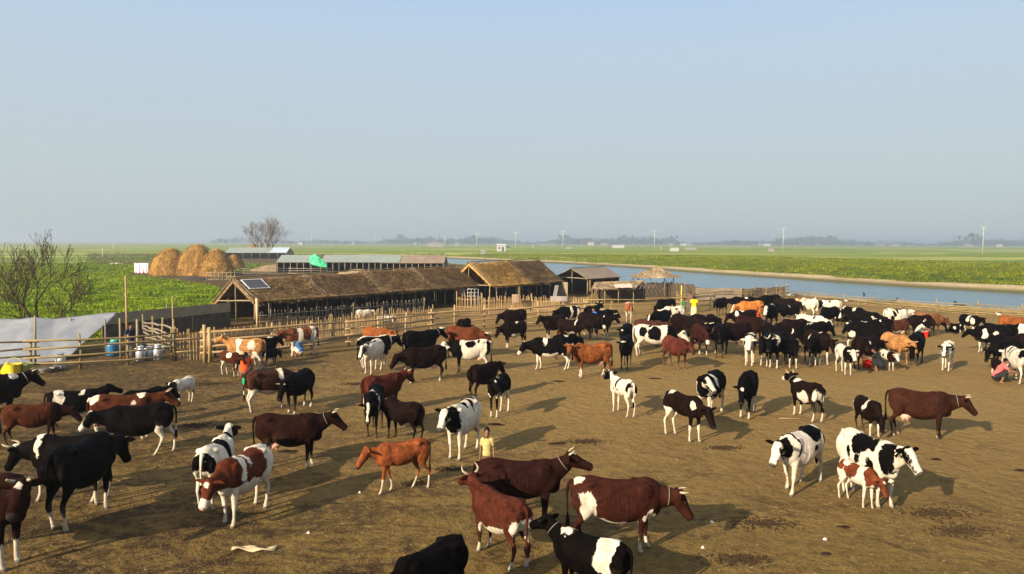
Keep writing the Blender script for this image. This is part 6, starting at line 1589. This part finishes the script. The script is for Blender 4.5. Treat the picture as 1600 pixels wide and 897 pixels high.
# loose straw, crumbs of earth and dung strewn over the paddock
def litter(name, n, mat, seed, size, ymax, flat=True, left=0):
    g = np.random.default_rng(seed); V = []; 
    Y = 5.5*(ymax/5.5)**g.uniform(0, 1, n); X = (g.uniform(-.78, .78, n) if not left else np.clip(g.normal(-.45, .28, n), -.8, .8))*Y
    k = np.sin(X*1.3+Y)*np.sin(Y*1.1-X*.7)+g.normal(0, .5, n) > -.1; X, Y = X[k], Y[k]; k2 = (sdist(X, Y, DPOLY) > .5); X, Y = X[k2], Y[k2]
    n = len(X); s = size*g.uniform(.4, 1.6, n)*(1+Y/70)
    a = g.uniform(0, math.pi, n); L_ = s*(g.uniform(2, 5, n) if flat else g.uniform(.8, 1.5, n)); ca, sa = np.cos(a), np.sin(a)
    z0 = g.uniform(.004, .012, n); zt = s*(.35 if flat else .8)
    P_ = lambda u, v, z: np.stack([X+ca*u*L_-sa*v*s, Y+sa*u*L_+ca*v*s, z], 1)
    V = np.stack([P_(-.5, 0, z0), P_(0, -.4, z0-.02), P_(.5, .1, z0), P_(0, .4, z0-.02), P_(0, 0, zt)], 1).reshape(-1, 3)
    F_ = []
    for i in range(n): o = 5*i; F_ += [(o, o+1, o+4), (o+1, o+2, o+4), (o+2, o+3, o+4), (o+3, o, o+4)]
    m = MB(); m.add(V, F_); o = m.build(name, mat, sm=False); tag(o, kind='stuff')
litter('straw_litter', 14000, plain('dry_straw_bits', (.20,.145,.065), .9, .3, 3), 5, .011, 40)
litter('earth_crumbs', 26000, plain('earth_crumbs', (.12,.075,.030), .95, .4, 3), 6, .016, 45, False)
litter('dung_crumbs', 20000, plain('dung_crumbs', (.065,.038,.018), .95, .4, 3), 7, .019, 40, False, 1)
STONE = plain('pale_stone', (.60,.55,.46), .8, .2, 10)
for k, (px, py, w, lab) in enumerate(((1289,843,.10,'small white lump on the ground in the lower right'),(1112,816,.10,'white scrap on the ground right of the dark red cow'),(482,833,.08,'white pebble right of the red and white pied cow'),(1098,856,.08,'second white scrap near the bottom right'),(562,770,.07,'pale pebble left of the orange calf'))):
    pile(lab, px, py, w, .06, STONE, 'stone', 'pebble', 200+k, .8, group='pale pebbles and scraps')
m = MB(); g_ = Wob(4, 9); V = []
for j in range(5):
    for i in range(9): V.append((-.38+.095*i, -.07+.035*j+.04*math.sin(i*.9), .035+.03*math.sin(i*1.3+j)+(.02 if j in (1,3) else 0)))
m.add(V, [(j*9+i, j*9+i+1, (j+1)*9+i+1, (j+1)*9+i) for j in range(4) for i in range(8)]); x, y = P(397, 860)
o = m.build('bark_strip', plain('dry_husk', (.42,.32,.19), .9, .2, 6), loc=(x, y, 0)); md = o.modifiers.new('t', 'SOLIDIFY'); md.thickness = .02; tag(o, 'curled pale husk lying on the dirt at the lower left', 'husk')
def bird(label, x, y, z, s, mat, rz):
    m = MB(); m.ell((0,0,.12), (.2,.09,.09)); m.tube([(.12,0,.14),(.2,0,.24),(.22,0,.30)], [.05,.035,.03], 8); m.ell((.24,0,.32), (.05,.04,.04)); m.tube([(.27,0,.32),(.34,0,.31)], [.018,.006], 6); m.tube([(-.15,0,.12),(-.34,0,.10)], [.06,.02], 6, 1.2)
    m.v = [a*s for a in m.v]; o = m.build('bird', mat, loc=(x, y, z), rot=(0,0,rz)); tag(o, label, 'bird', 'birds by the water')
DKB = plain('dark_feathers', (.03,.035,.04), .8, .2); WTB = plain('white_feathers', (.75,.75,.72), .8, .1)
for k, (px, py, s, lab) in enumerate(((1395,474,1.8,'dark waterbird on the river above the right group'),(1493,480,1.8,'left one of two dark waterbirds near the river rails'),(1500,479,1.6,'right one of two dark waterbirds near the river rails'),(1350,461,1.2,'dark waterbird further out on the river'))):
    x, y = P(px, py, WZ); bird(lab, x, y, WZ-.03, s, DKB, k*1.3)
for k, (px, py, lab) in enumerate(((1233,459,'white bird on the river fence near the bend'),(1274,464,'white bird on the river fence, second from the bend'),(1322,468,'white bird on the river fence, third from the bend'),(1560,489,'white bird on the river fence at the right'))):
    p_ = PD(px, py+1.5, [74, 69, 64, 50][k]); 
    x, y, z = p_; bird(lab, x, y, z-.1, .55, WTB, k); 
# a short stick of bamboo on the ground in mid paddock
x, y = P(1238, 655); pole('bamboo_stick', (x-.4, y+.03, .02), (x+.3, y-.05, .02), .010, BAMP, None); o = [q for q in C.objects if q.name.startswith('bamboo_stick')][-1]; tag(o, 'pale stick lying on the ground below the white-bellied brown cow', 'stick')
